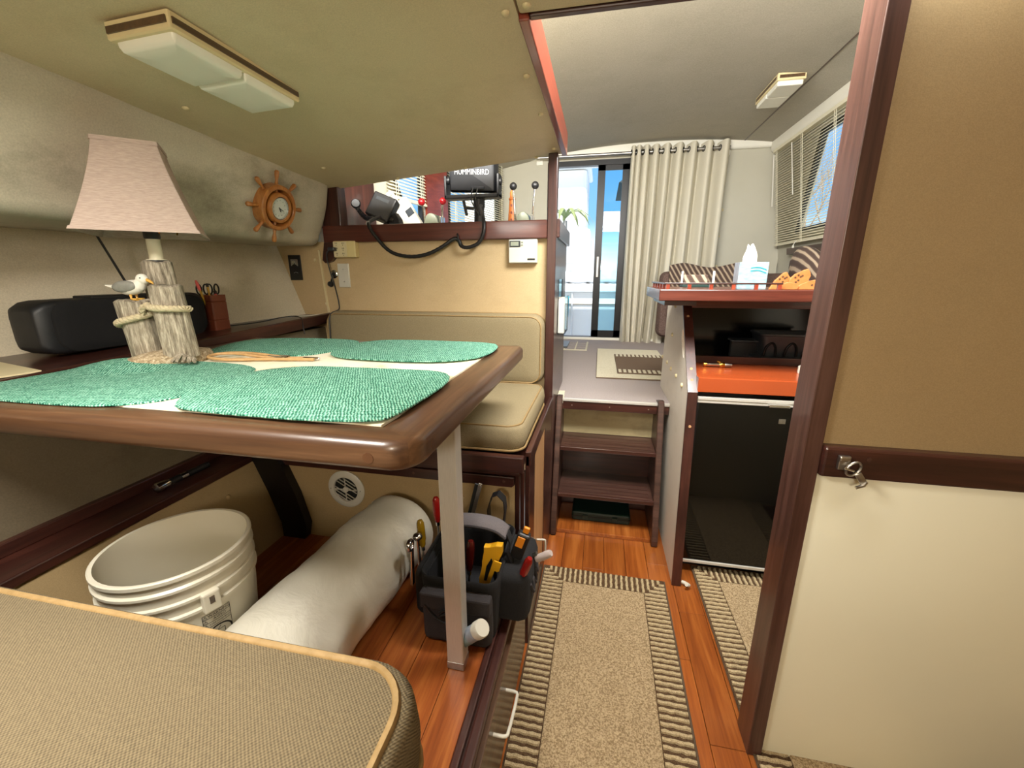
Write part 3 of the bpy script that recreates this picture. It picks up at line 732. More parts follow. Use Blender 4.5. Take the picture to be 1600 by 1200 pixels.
mat_thing('teal woven placemat at the near left, rucked up against the lamp base', [(-1.352, 0.625), (-1.352, 0.69), (-1.352, 0.763), (-1.352, 0.898), (-1.352, 0.955), (-1.32, 1.0), (-1.24, 0.984), (-1.139, 0.966), (-1.016, 0.963), (-0.929, 0.945), (-0.861, 0.901), (-0.855, 0.803), (-0.82, 0.66), (-0.849, 0.609), (-0.915, 0.574), (-1.016, 0.566), (-1.157, 0.566), (-1.258, 0.566), (-1.34, .57)], mz, (-1.235, .865, .022, .15, .10))
mat_thing('teal woven placemat at the far left behind the lamp', [(-1.257, 1.116), (-1.318, 1.279), (-1.311, 1.374), (-1.231, 1.42), (-1.098, 1.44), (-0.947, 1.44), (-0.862, 1.398), (-0.848, 1.289), (-0.844, 1.186), (-0.89, 1.097), (-1.041, 1.089), (-1.179, 1.084)], mz)
mat_thing('teal woven placemat at the far right corner of the table', [(-0.828, 1.142), (-0.848, 1.282), (-0.83, 1.389), (-0.753, 1.44), (-0.581, 1.445), (-0.395, 1.44), (-0.327, 1.391), (-0.322, 1.178), (-0.397, 1.095), (-0.502, 1.065), (-0.655, 1.067), (-0.755, 1.082)], mz + .0045)
# ---- tan cord with clip
t = thing('cord_loop', 'tan leather cord loop with a small metal clip on the chart', 'cord', (-.97, 1.03, TZ))
cz = TZ + .0085
obj('cord', MB().tube(pathbend([(-.80, 1.04, cz), (-.97, 1.012, cz), (-1.03, .985, cz), (-1.09, .975, cz + .004), (-1.125, 1.0, cz + .006), (-1.12, 1.055, cz + .005), (-1.06, 1.075, cz + .004), (-.99, 1.055, cz + .006), (-.90, 1.047, cz)], 3), .0045, 8), 'tan_cord', t, 60)
obj('cord', MB().tube(pathbend([(-1.10, 1.01, cz + .011), (-1.05, 1.03, cz + .011), (-1.0, 1.02, cz + .008), (-.94, 1.035, cz), (-.84, 1.05, cz)], 2), .004, 8), 'tan_cord', t, 60)
obj('clip', MB().tube([(-.95, 1.038, cz + .004), (-.89, 1.03, cz + .005), (-.885, 1.045, cz + .005), (-.95, 1.054, cz + .004)], .003, 6, True), 'chrome', t, 60)
obj('tip', MB().lathe([(.003, 0), (.0045, .004), (.0045, .05), (.003, .055)], (-.845, 1.05, cz), (1, .02, 0), 8), 'chrome', t, 60)
# ---- lamp with piling base and gull
LX, LY = -1.20, .965
t = thing('table_lamp', 'table lamp with pinkish linen shade on carved dock pilings', 'lamp', (LX, LY, TZ))
def knot(mb, f, amp, sc_):
    for v in mb.bm.verts:
        n_ = noise.noise(v.co * sc_); v.co += V((n_, noise.noise(v.co * sc_ + V((7, 0, 0))), 0)) * amp
    return mb
mb = MB().lathe([(.112, 0), (.118, .012), (.108, .026), (.078, .034), (.04, .04)], (LX + .005, LY - .012, TZ + .001), (0, 0, 1), 28, (True, True), 1.0, .62)
for v in mb.bm.verts: v.co = V((LX + (v.co.x - LX), v.co.y, v.co.z))
base = obj('base', knot(mb, 0, .012, 30), 'sandbase', t, 60)
# scallop shell on base
mb = MB()
for k in range(7):
    a = math.radians(-60 + 20 * k); mb.tube([(LX + .088, LY - .02, TZ + .022), (LX + .088 + .035 * math.sin(a) , LY - .035 - .02 * math.cos(a), TZ + .034 - .012 * abs(k - 3) / 3), (LX + .088 + .05 * math.sin(a), LY - .04 - .03 * math.cos(a), TZ + .016)], [.003, .006, .004], 6)
obj('shell', mb, 'piling', base, 60)
def piling(cx, cy, r0, r1, z0, z1, lx=0, ly=0):
    rings = []
    for k in range(9):
        f = k / 8; r = r0 + (r1 - r0) * f
        rings.append([V((cx + lx * f + (r + .0022 * math.sin(5 * a_ + cx * 90 + k * .5) + .0015 * math.sin(13 * a_)) * math.cos(a_), cy + ly * f + (r + .0022 * math.sin(5 * a_ + cx * 90) + .0015 * math.sin(13 * a_ + k)) * math.sin(a_), z0 + (z1 - z0) * f + (.003 * math.sin(3 * a_) if k == 8 else 0))) for a_ in [2 * PI * i / 28 for i in range(28)]])
    c_ = V((cx + lx, cy + ly, z1)); rings.append([c_ + (p - c_) * .86 + V((0, 0, .004)) for p in rings[-1]]); rings.append([c_ + (p - c_) * .3 + V((0, 0, .002)) for p in rings[-1]])
    return obj('piling', MB().loops(rings), 'piling', t, 40)
pA = piling(-1.238, .925, .036, .043, TZ + .022, 1.296, -.010, 0)
pB = piling(-1.148, .944, .041, .038, TZ + .022, 1.334, -.010, 0)
pC = piling(-1.232, 1.0, .040, .036, TZ + .022, 1.399, -.008, 0)
def twist(pts, parent):
    P_ = pathbend(pts, 2); mb = MB()
    for ph in (0, 1, 2):
        q = []
        for i, p in enumerate(P_):
            a_ = i * .75 + ph * 2 * PI / 3; q.append(p + V((0, math.cos(a_) * .0045, math.sin(a_) * .0045)))
        mb.tube(q, .0055, 6)
    return obj('rope', mb, 'rope', parent, 60)
def around(cx, cy, r, z0, z1, a0, a1, n=12):
    return [(cx + r * math.cos(math.radians(a0 + (a1 - a0) * k / n)), cy + r * math.sin(math.radians(a0 + (a1 - a0) * k / n)), z0 + (z1 - z0) * k / n) for k in range(n + 1)]
twist(around(-1.244, .925, .047, 1.225, 1.268, 170, 380), pA)
twist(around(-1.152, .944, .046, 1.285, 1.275, 170, 380), pB)
twist([(-1.200, .907, 1.262), (-1.195, .897, 1.275), (-1.191, .904, 1.285), (-1.186, .925, 1.287)], pA)
# gull

gx, gy, gz = -1.239, .92, 1.332
d = V((.985, .10, 0)).normalized(); sd = V((-.10, .985, 0)).normalized()
def ell(c, ax, L_, r1_, r2_):
    R3 = Matrix((ax, sd, ax.cross(sd))).transposed(); return MB().ball(c, 1, 14, (L_, r1_, r2_), R3)
bd = V((d.x, d.y, .18)).normalized()
gb = obj('gull', ell(V((gx, gy, gz)), bd, .038, .020, .020), 'gull_white', t, 60)
obj('head', ell(V((gx, gy, gz)) + d * .036 + V((0, 0, .022)), d, .0155, .0135, .0145), 'gull_white', gb, 60)
obj('neck', MB().tube([V((gx, gy, gz)) + d * .022 + V((0, 0, .004)), V((gx, gy, gz)) + d * .034 + V((0, 0, .02))], [.0165, .0125], 10), 'gull_white', gb, 60)
obj('beak', MB().tube([V((gx, gy, gz)) + d * .047 + V((0, 0, .021)), V((gx, gy, gz)) + d * .062 + V((0, 0, .014)), V((gx, gy, gz)) + d * .066 + V((0, 0, .009))], [.005, .0035, .001], 8), 'gull_yellow', gb, 60)
for s_ in (-1, 1):
    obj('wing', ell(V((gx, gy, gz)) - d * .008 + sd * s_ * .014 + V((0, 0, .003)), V((d.x, d.y, .08)).normalized(), .036, .0085, .0155), 'gull_grey', gb, 60)
    obj('eye', MB().ball(V((gx, gy, gz)) + d * .042 + sd * s_ * .0115 + V((0, 0, .025)), .0018, 6), 'ink', gb)
    obj('leg', MB().tube([V((gx, gy, gz)) + sd * s_ * .008 - V((0, 0, .018)), V((gx, gy, 1.302)) + sd * s_ * .008, V((gx, gy, 1.300)) + sd * s_ * .009 + d * .018], [.0035, .003, .005], 6), 'gull_yellow', gb, 60)
obj('tail', MB().loops([[V((gx, gy, gz)) - d * .03 + sd * a_ * .010 + V((0, 0, h_)) for a_, h_ in ((-1, .004), (1, .004), (1, -.006), (-1, -.006))], [V((gx, gy, gz)) - d * .066 + sd * a_ * .012 + V((0, 0, h_ + .006)) for a_, h_ in ((-1, .002), (1, .002), (1, -.001), (-1, -.001))]]), 'gull_white', gb)
obj('sleeve', MB().lathe([(.024, 0), (.024, .006), (.0165, .006), (.0165, .062), (.015, .064)], (-1.236, 1.0, 1.402), (0, 0, 1), 18), 'candle', t, 40)
obj('sleeve_ring', MB().lathe([(.026, 0), (.026, .004), (.02, .006)], (-1.236, 1.0, 1.401), (0, 0, 1), 18), 'black', t, 40)
obj('socket', MB().lathe([(.017, 0), (.019, .004), (.019, .045), (.014, .06)], (-1.236, 1.0, 1.462), (0, 0, 1), 18), 'black', t, 40)
obj('bulb', MB().lathe([(.012, 0), (.016, .02), (.029, .05), (.03, .065), (.02, .088), (.005, .096)], (-1.236, 1.0, 1.52), (0, 0, 1), 18), 'lens', t, 60)
obj('harp', MB().tube(pathbend([(LX + .01, LY + .02, 1.475), (LX + .01, LY - .0, 1.56), (-1.236, 1.0, 1.66), (LX + .01, LY + .09, 1.56), (LX + .01, LY + .07, 1.475)], 2), .002, 6), 'brass', t, 60)
sx_, sy_ = -1.221, .980
fu = V((.74, .67, 0)).normalized(); fv = V((-fu.y, fu.x, 0))
zb_, zt_ = 1.470, 1.694
def sh_prof(f): return .064 + (.127 - .064) * (1 - f) ** 1.3
mb = MB(); rings = []
for k in range(11):
    f = k / 10; a_ = sh_prof(f); rings.append([V((sx_, sy_, zb_ + (zt_ - zb_) * f)) + fu * x_ + fv * y_ for x_, y_ in rrect(a_, a_, .006, 2)])
for k in range(10, -1, -1):
    f = k / 10; a_ = sh_prof(f) - .003; rings.append([V((sx_, sy_, zb_ + (zt_ - zb_) * f)) + fu * x_ + fv * y_ for x_, y_ in rrect(a_, a_, .004, 2)])
rings.append(rings[0])
shd = obj('lamp_shade', MB().loops(rings, True, (False, False)), 'shade', t, 30)
for f0, f1, o_ in ((0, .035, .0025), (.955, 1.0, .002)):
    mb = MB(); rr_ = []
    for f, e in ((f0, 0), (f0, o_), (f1, o_), (f1, 0)):
        a_ = sh_prof(f) + e; rr_.append([V((sx_, sy_, zb_ + (zt_ - zb_) * f)) + fu * x_ + fv * y_ for x_, y_ in rrect(a_, a_, .006, 2)])
    obj('trim', MB().loops(rr_, True, (False, False)), 'shade', shd, 30)
obj('spider', MB().tube([V((sx_, sy_, zt_ - .02)) + fu * .062, V((sx_, sy_, zt_ - .02)) - fu * .062], .0018, 6).tube([V((sx_, sy_, zt_ - .02)) + fv * .062, V((sx_, sy_, zt_ - .02)) - fv * .062], .0018, 6), 'brass', shd)
# ---- shelf along the hull
t = thing('hull_shelf', 'dark wooden shelf with a low rail along the hull left of the table', 'shelf', (-1.55, 1.0, 1.10))
def shz(y): return 1.118 + .054 * (y - .6) / 1.36
def rx(y): return -1.372 - .023 * (y - .6) / 1.36
obj('shelf_board', MB().loops([[V((-1.95, y, shz(y) - .008)), V((rx(y), y, shz(y) - .008)), V((rx(y), y, shz(y) - .03)), V((-1.95, y, shz(y) - .03))] for y in (-.6, .6, 1.2, 1.978)]), 'mahog_y', t)
obj('rail', MB().loops([[V((rx(y) + a_, y, shz(y) + b_)) for a_, b_ in ((-.012, .002), (.004, .004), (.012, 0), (.012, -.045), (-.012, -.045))] for y in (-.6, .6, 1.2, 1.978)]), 'mahog_y', t)
# ---- radio
t = thing('portable_radio', 'large black portable radio with raised antenna behind the lamp', 'radio', (-1.63, 1.2, 1.135))
def rp(x_, y_, z_): # radio faces the cabin, slightly turned
    return V((x_, y_, z_ + .018 * (y_ - .93)))
RX = -1.575
sec = []
for y_, ins in ((.895, .03), (.90, .018), (.925, .004), (.95, 0), (1.39, 0), (1.415, .004), (1.437, .018), (1.44, .03)):
    sec.append([rp(RX - .06 + (x_) * (1 if True else 1), y_, 1.212 + z_) for x_, z_ in rrect(.062 - ins * .6, .08 - ins, .018, 4)])
obj('body', MB().loops(sec), 'radio', t, 50)
obj('grille', MB().loft((RX + .0, 1.175, 1.214), Y3, Z3, X3, .245, .078, .05, [(0, -.01), (0, .008), (.004, .014), (.03, .018), (.07, .019)], 8), 'grille', t, 50)
obj('top_panel', B((RX - .09, 1.05, 1.29), (RX - .01, 1.33, 1.302), .004), 'black', t)
a0 = V((RX - .10, 1.25, 1.28)); a1 = V((-1.70, 1.085, 1.775))
an = obj('antenna', MB().tube([a0, a0 + (a1 - a0) * .5, a0 + (a1 - a0) * .98], [.0042, .0036, .0028], 8), 'dark_metal', t, 60)
obj('antenna_tip', MB().tube([a0 + (a1 - a0) * .97, a1, a1 + (a1 - a0) * .012], [.0058, .007, .004], 8), 'cream_paper', an, 60)
# ---- pencil cup and what stands in it
PCX, PCY, PCZ = -1.585, 1.475, 1.142
t = thing('pencil_cup', 'red-brown wooden pencil cup with grooves beside the black radio', 'cup', (PCX, PCY, PCZ))
cz_ = 1.142
prof = [(0, 0), (0, .04), (.002, .043), (0, .046), (0, .115), (.002, .118), (0, .121), (0, .145), (.004, .145), (.004, .02)]
obj('body', MB().loft((PCX, PCY, cz_), X3, Y3, Z3, .037, .037, .006, prof, 3), 'cupwood', t)
def stick(name, label, p, q, r, mat, tipmat, tip=.02, cat='pencil', group=None):
    p, q = V(p), V(q); o = thing(name, label, cat, p, group)
    obj('shaft', MB().tube([p, q], r, 6), mat, o, 40); w = (q - p).normalized()
    obj('tip', MB().tube([q, q + w * tip * .7, q + w * tip], [r * 1.2, r * 1.25, r * .6], 8), tipmat, o, 60); return o
stick('pen', 'pen with a fat pink top, leftmost in the pencil cup', (PCX + .01, PCY - .018, cz_ + .03), (PCX - .0, PCY - .045, cz_ + .165), .0045, 'pencil', 'pink', .04, 'pen')
stick('pencil', 'yellow pencil in the middle of the pencil cup', (PCX, PCY, cz_ + .03), (PCX + .005, PCY - .012, cz_ + .178), .004, 'pencil', 'ink', .014)
stick('marker', 'short pink marker in the pencil cup behind the scissors', (PCX + .012, PCY + .012, cz_ + .03), (PCX + .016, PCY + .008, cz_ + .150), .005, 'pink', 'ink', .014, 'marker')
def scissors(label, x_, y_, lean):
    o = thing('scissors', label, 'scissors', (x_, y_, cz_ + .03))
    obj('blade', MB().box((x_ - .004, y_ - .002, cz_ + .03), (x_ + .004, y_ + .002, cz_ + .15)), 'steel', o)
    for s_ in (-1, 1):
        mb = MB().tube([(x_ + s_ * .004, y_ + s_ * .012 + .011 * math.cos(2 * PI * k / 14), cz_ + .168 + .02 * math.sin(2 * PI * k / 14)) for k in range(14)], .0032, 6, True)
        obj('handle', mb, 'black', o, 60)
scissors('black-handled scissors at the right of the pencil cup', PCX - .006, PCY + .022, 0)
scissors('black-handled scissors at the left of the pencil cup beside the pink-topped pen', PCX - .012, PCY - .022, 0)
tag(obj('wire', MB().tube(pathbend([(-1.58, 1.515, 1.152), (-1.50, 1.62, 1.16), (-1.46, 1.70, 1.175), (-1.43, 1.76, 1.178), (-1.375, 1.74, 1.172), (-1.345, 1.70, 1.14), (-1.34, 1.70, 1.10)], 3), .0028, 6), 'black', smooth=60), 'thin black wire curling over the hull shelf rail', 'wire')
tag(obj('wire', MB().tube(pathbend([(-1.54, 1.70, 1.158), (-1.47, 1.75, 1.175), (-1.44, 1.85, 1.168), (-1.415, 1.955, 1.17)], 3), .003, 6), 'white', smooth=60), 'short white wire lying on the hull shelf near the bulkhead', 'wire')
tag(obj('paper', MB().prism([(-1.72, .70), (-1.45, .70), (-1.44, .80), (-1.70, .86)], 2, 1.117, 1.121), 'cream_paper'), 'cream paper lying on the shelf left of the radio', 'paper')
# ---- ship's wheel clock on the hull liner
WC = V((-1.325, 1.585, 1.638)); K = 1.27
# liner tangent frame at the clock
wn_ = V((1, -.06, -.28)).normalized(); wu = V((0, 1, .0)); wu = (wu - wn_ * wu.dot(wn_)).normalized(); wv = wn_.cross(wu)
if wv.z < 0: wv = -wv
t = thing('wheel_clock', "honey oak ship's wheel clock with eight spokes on the hull liner", 'clock', WC)
WC2 = WC + wn_ * .012
def rl(prof, mat, name, par, n=36): return obj(name, MB().lathe([(a_ * K, b_ * K) for a_, b_ in prof + [prof[0]]], WC2, wn_, n, (False, False)), mat, par, 40)
rim = rl([(.055, -.02), (.055, .018), (.057, .021), (.066, .021), (.069, .018), (.070, -.02)], 'oak', 'rim', t)
hub = rl([(.034, -.01), (.034, .02), (.036, .025), (.043, .025), (.046, .02), (.046, -.01)], 'oak', 'hub_ring', t)
for k in range(8):
    a_ = math.radians(45 * k + 4); dr_ = wu * math.cos(a_) + wv * math.sin(a_)
    L0 = WC2 + wn_ * .004
    obj('spoke', MB().tube([L0 + dr_ * r_ for r_ in (.050, .084, .087, .102, .119, .134, .139)], [.0055, .0055, .0075, .0055, .0085, .0093, .005], 10), 'oak', t, 60)
obj('back_disc', MB().lathe([(.069 * K, -.019 * K), (.069 * K, -.014 * K)], WC2, wn_, 28), 'cupwood', t)
face = obj('dial', MB().lathe([(.043, 0), (.043, .022)], WC2, wn_, 28), 'lens', t)
obj('bezel', MB().lathe([(.040, .022), (.041, .029), (.046, .029), (.047, .019)], WC2, wn_, 32, (False, False)), 'chrome', t, 40)
mb = MB()
for a_, L_, w_ in ((-20, .024, .0026), (-55, .016, .0034)):
    dr_ = wu * math.cos(math.radians(a_)) + wv * math.sin(math.radians(a_)); mb.tube([WC2 + wn_ * .0236 - dr_ * .003, WC2 + wn_ * .0236 + dr_ * L_], w_ * .5, 4)
for k in range(12):
    dr_ = wu * math.cos(PI * k / 6) + wv * math.sin(PI * k / 6); mb.tube([WC2 + wn_ * .0232 + dr_ * .028, WC2 + wn_ * .0232 + dr_ * .032], .0007, 4)
obj('hands', mb, 'ink', face)
obj('crystal', MB().lathe([(.041, .027), (.033, .034), (.018, .037), (.002, .038)], WC2, wn_, 28, (False, True)), 'acrylic', t, 60)
# ---- ceiling lamp fixture (off)
t = thing('ceiling_light', 'cream ceiling light with two opal lenses on the low tan ceiling', 'light', (-.895, .955, 1.83))
u_ = V((0, 1, 0)); v_x = V((1, 0, .042)).normalized(); dn = V((.042, 0, -1)).normalized()
cc = V((-.895, .955, lowz(-.895, .955)))
obj('housing', MB().loft(cc, u_, v_x, dn, .178, .077, .004, [(0, -.002), (0, .026), (.003, .029)], 2), 'lampframe', t)
for s_ in (-1, 1):
    obj('wood_strip', MB().obox(cc + v_x * s_ * .078 + dn * .013, (.004, .345, .011), Matrix((v_x, u_, -dn)).transposed()), 'lampwood', t)
    obj('wood_strip', MB().obox(cc + u_ * s_ * .179 + dn * .013, (.142, .004, .012), Matrix((v_x, u_, -dn)).transposed()), 'lampwood', t)
for s_ in (-1, 1):
    ln_ = obj('lens', MB().loft(cc + u_ * s_ * .085, u_, v_x, dn, .0835, .070, .008, [(0, .028), (.001, .036), (.006, .044), (.011, .046), (.04, .046)], 4), 'lens', t, 40)
# ================================================================== UNDER THE TABLE
# ---- white bucket
BX, BY, BR = -.985, .70, .152
t = thing('bucket', 'open white plastic bucket with a printed warning label under the table', 'bucket', (BX, BY, PZ))
H_ = .372
prof = [(.128, .006), (.130, 0), (.132, .006)]
prof += [(.133 + .016 * k / 6, .02 + .20 * k / 6) for k in range(7)]
prof += [(.151, .262), (.157, .266), (.157, .272), (.151, .275), (.1512, .296), (.157, .300), (.157, .306), (.1515, .309), (.152, .331), (.1575, .335), (.1575, .341), (.152, .345), (.1525, .360), (.157, .362), (.157, .370), (.154, .372), (.1475, .371)]
prof += [(.1465, .355), (.146, .24), (.128, .012), (.05, .010), (.001, .010)]
obj('body', MB().lathe(prof, (BX, BY, PZ), Z3, 56, (False, True)), 'bucket', t, 40)
for a_ in (-22, 158):
    ar = math.radians(a_); R3 = Matrix.Rotation(ar, 3, 'Z')
    c_ = V((BX, BY, PZ + .262)) + R3 @ V((.160, 0, .022))
    e_ = obj('ear', MB().obox(c_, (.018, .036, .05), R3, .004), 'bucket', t)
    obj('hole', MB().obox(c_ + R3 @ V((.0092, 0, .006)), (.001, .010, .018), R3), 'lampwood', e_)
# printed label wrapped on the bucket
mb = MB(); AL = math.radians(-19)
def onb(x_, z_, dd=.0006):
    r_ = .133 + .016 * (z_ - .02) / .20 + dd
    a_ = AL + x_ / r_
    return V((BX + r_ * math.cos(a_), BY + r_ * math.sin(a_), PZ + z_))
def strip(mb, x0, z0, x1, z1, w_):
    n_ = max(2, int(abs(x1 - x0) / .008)); A_ = []
    dx, dz = x1 - x0, z1 - z0; L_ = math.hypot(dx, dz); px, pz = -dz / L_ * w_ / 2, dx / L_ * w_ / 2
    for k in range(n_ + 1):
        f = k / n_; A_.append((mb.bm.verts.new(onb(x0 + dx * f + px, z0 + dz * f + pz)), mb.bm.verts.new(onb(x0 + dx * f - px, z0 + dz * f - pz))))
    for a, b in zip(A_, A_[1:]): mb.bm.faces.new((a[0], b[0], b[1], a[1]))
lw, lt, lb = .029, .246, .13
for q in ((-lw, lt, lw, lt), (lw, lt, lw, lb), (-lw, lb, lw, lb), (-lw, lb, -lw, lt), (-lw, .209, lw, .209), (-lw, .2215, lw, .2215), (-lw, .234, lw, .234)): strip(mb, *q, .0012)
for txt, x_, z_, sz in (('WARNING', .005, .240, .0098), ('AVISO', .005, .2278, .0098), ('AVERTISSEMENT', .0045, .2153, .0062)):
    me = text_mesh(txt, sz)
    mb.add_mesh(me, lambda p, x_=x_, z_=z_: onb(x_ + p.x, z_ + p.y, .0009))
for z_ in (.240, .2278, .2153):
    strip(mb, -.028, z_ - .004, -.024, z_ + .004, .0008); strip(mb, -.024, z_ + .004, -.020, z_ - .004, .0008); strip(mb, -.028, z_ - .004, -.020, z_ - .004, .0008); strip(mb, -.024, z_ - .002, -.024, z_ + .002, .0008)
for k in range(28):   # pictogram circle with a bar through it
    a0_, a1_ = 2 * PI * k / 28, 2 * PI * (k + 1) / 28
    strip(mb, .028 * math.cos(a0_), .18 + .024 * math.sin(a0_), .028 * math.cos(a1_), .18 + .024 * math.sin(a1_), .004)
strip(mb, -.02, .197, .02, .163, .004)
for q in ((-.012, .19, -.012, .168), (.012, .19, .012, .168), (-.012, .168, .012, .168), (-.012, .19, .012, .19), (-.004, .19, .004, .199)): strip(mb, *q, .0014)
obj('warning_label', mb, 'ink', t)['label'] = 'black printed warning label'
# ---- rolled white vinyl
RX_, RZ_ = -.69, PZ + .131
t = thing('vinyl_roll', 'thick white vinyl roll lying between the bucket and the tool bag', 'roll', (RX_, .87, PZ))
rings = []; NY = 34; NA = 40
for k in range(NY + 1):
    f = k / NY; y_ = .50 + .72 * f
    r_ = .134 - .004 * f
    end = 1 - max(0, (f - .965) / .035) ** 2 * .14
    row = []
    for i in range(NA):
        a_ = 2 * PI * i / NA
        p = V((math.cos(a_), f * 5.5, math.sin(a_)))
        dn_ = noise.noise(p * 1.7) * .008 + noise.noise(p * 4.1) * .0028
        if f < .12: dn_ += noise.noise(V((math.cos(a_) * 3, 2, math.sin(a_) * 3))) * .012 * (1 - f / .12)
        rr_ = r_ * end + dn_ * (1 - max(0, (f - .9) / .1))
        zz = math.sin(a_) * rr_
        row.append(V((RX_ + .045 * (f - .4) * f + math.cos(a_) * rr_ * 1.02, y_, max(PZ + .001, RZ_ - .002 * f + zz))))
    rings.append(row)
obj('body', MB().loops(rings), 'vinyl_white', t, 60)
obj('seam', MB().tube([V((RX_ + .021 + math.cos(2 * PI * i / 64) * (.1275 if i % 2 else .1255), 1.19, RZ_ - .002 + math.sin(2 * PI * i / 64) * (.1275 if i % 2 else .1255))) for i in range(64)], .003, 5, True), 'vinyl_white', t, 60)
obj('end_disc', MB().lathe([(.108, 0), (.109, .006), (.10, .010)], (RX_ + .024, 1.218, RZ_ - .002), Y3, 32), 'vinyl_white', t, 40)
# ---- tool bag
GX, GY = -.345, 1.055
t = thing('tool_bag', 'open black and charcoal canvas tool bag full of hand tools', 'bag', (GX, GY, PZ))
def bag_wall():
    a, b = .102, .135
    prof = [(.004, .0), (0, .012), (-.004, .08), (-.010, .17), (-.012, .196), (-.008, .20), (-.003, .195), (0, .16), (.006, .03), (.02, .022), (.06, .022)]
    return MB().loft((GX, GY, PZ), X3, Y3, Z3, a, b, .025, prof, 4, (True, True))
obj('body', bag_wall(), 'black_matte', t, 50)
fp = obj('front_pocket', MB().loft((GX, GY - .138, PZ + .01), X3, Z3, (0, -1, 0), .098, .082, .02, [(0, -.01), (-.002, .012), (.006, .026), (.02, .030), (.05, .031)], 4), 'charcoal', t, 50)
for v in fp.data.vertices: v.co.z += .075
obj('pocket_band', B((GX - .10, GY - .172, PZ + .115), (GX + .10, GY - .138, PZ + .165), .006), 'charcoal', fp)
obj('zip', MB().tube(pathbend([(GX - .085, GY - .172, PZ + .13), (GX - .05, GY - .176, PZ + .09), (GX - .0, GY - .176, PZ + .075)], 2), .003, 6), 'black', fp, 60)
obj('clip', MB().tube([(GX - .04, GY - .178, PZ + .115), (GX - .02, GY - .18, PZ + .13), (GX - .015, GY - .18, PZ + .12), (GX - .045, GY - .178, PZ + .10)], .0035, 6, True), 'black', fp, 60)
for s_, yy in ((-1, GY - .06), (1, GY + .06)):
    pass
sp_ = obj('side_pouch', MB().loft((GX + .108, GY + .02, PZ + .02), Y3, Z3, X3, .105, .085, .03, [(0, -.01), (0, .05), (.008, .072), (.03, .082), (.06, .083)], 5), 'black_matte', t, 50)
for v in sp_.data.vertices: v.co.z += .085
obj('pouch_loop', MB().tube(pathbend([(GX + .19, GY - .05, PZ + .14), (GX + .197, GY - .035, PZ + .10), (GX + .197, GY - .02, PZ + .10), (GX + .19, GY - .01, PZ + .14), (GX + .197, GY + .005, PZ + .10), (GX + .197, GY + .02, PZ + .10), (GX + .19, GY + .035, PZ + .14), (GX + .197, GY + .05, PZ + .10), (GX + .19, GY + .07, PZ + .14)], 2), .005, 6), 'charcoal', sp_, 60)
lp_ = obj('left_pouch', MB().loft((GX - .108, GY, PZ + .02), Y3, Z3, (-1, 0, 0), .11, .08, .03, [(0, -.01), (0, .02), (.008, .034), (.03, .04), (.06, .041)], 5), 'black_matte', t, 50)
for v in lp_.data.vertices: v.co.z += .08
# webbing uprights and padded handle
for s_ in (-1, 1):
    obj('strap', MB().loops([[V((GX + s_ * x_ + dx_, y_ - .016, z_)), V((GX + s_ * x_ + dx_, y_ + .016, z_)), V((GX + s_ * (x_ + .004) + dx_, y_ + .016, z_)), V((GX + s_ * (x_ + .004) + dx_, y_ - .016, z_))] for x_, y_, z_, dx_ in ((.108, GY - .02, PZ + .10, 0), (.114, GY - .01, PZ + .19, 0), (.108, GY, PZ + .24, .012), (.092, GY, PZ + .268, .018))]), 'black_matte', t)
hp = pathbend([(GX - .08, GY, PZ + .27), (GX - .05, GY, PZ + .292), (GX + .018, GY, PZ + .298), (GX + .08, GY, PZ + .292), (GX + .112, GY, PZ + .268)], 2)
hd = obj('handle', MB().loops([[p + V((0, -.027, -.006)), p + V((0, -.03, .0)), p + V((0, -.018, .010)), p + V((0, .018, .010)), p + V((0, .03, 0)), p + V((0, .027, -.006))] for p in hp]), 'greycanvas', t, 60)
obj('handle_edge', MB().tube([p + V((0, -.029, -.004)) for p in hp], .0045, 6).tube([p + V((0, .029, -.004)) for p in hp], .0045, 6), 'charcoal', hd, 60)
obj('strap_loop', MB().loops([[V((GX + x_, GY + .10, z_)), V((GX + x_, GY + .135, z_)), V((GX + x_ * 1.0 + .003, GY + .135, z_)), V((GX + x_ + .003, GY + .10, z_))] for x_, z_ in ((.025, PZ + .20), (.022, PZ + .27), (.035, PZ + .315), (.055, PZ + .325), (.075, PZ + .305), (.078, PZ + .27), (.07, PZ + .20))]), 'black', t, 60)
def screwdriver(label, p, q, mat, L=.085, r=.0125):
    p, q = V(p), V(q); w = (q - p).normalized(); o = thing('screwdriver', label, 'screwdriver', p, 'screwdrivers in the tool bag')
    hs = q - w * L
    obj('shaft', MB().tube([p, hs], .0035, 8), 'steel', o, 60)
    rings = []; u = w.cross(V((0, 0, 1))).normalized() if abs(w.z) < .99 else V((1, 0, 0)); v_ = w.cross(u)
    for f, k in ((0, .55), (.08, .8), (.2, .82), (.3, 1), (.75, 1), (.9, .92), (1, .6)):
        rings.append([hs + w * L * f + (u * math.cos(2 * PI * i / 18) + v_ * math.sin(2 * PI * i / 18)) * r * k * (1 if i % 3 else .88) for i in range(18)])
    obj('handle', MB().loops(rings), mat, o, 40)
    obj('ferrule', MB().lathe([(.0065, -.012), (.0065, 0)], hs, w, 10), 'chrome', o); return o
screwdriver('amber-handled screwdriver at the left edge of the tool bag by the vinyl roll', (GX - .15, GY - .02, PZ + .14), (GX - .165, GY + .0, PZ + .272), 'amber')
screwdriver('red-handled screwdriver upright in the left of the tool bag behind the amber one', (GX - .135, GY + .07, PZ + .14), (GX - .145, GY + .085, PZ + .305), 'red_handle')
screwdriver('maroon-handled screwdriver hanging upright in the middle of the tool bag', (GX + .0, GY - .05, PZ + .05), (GX + .012, GY - .045, PZ + .255), 'maroon', .10)
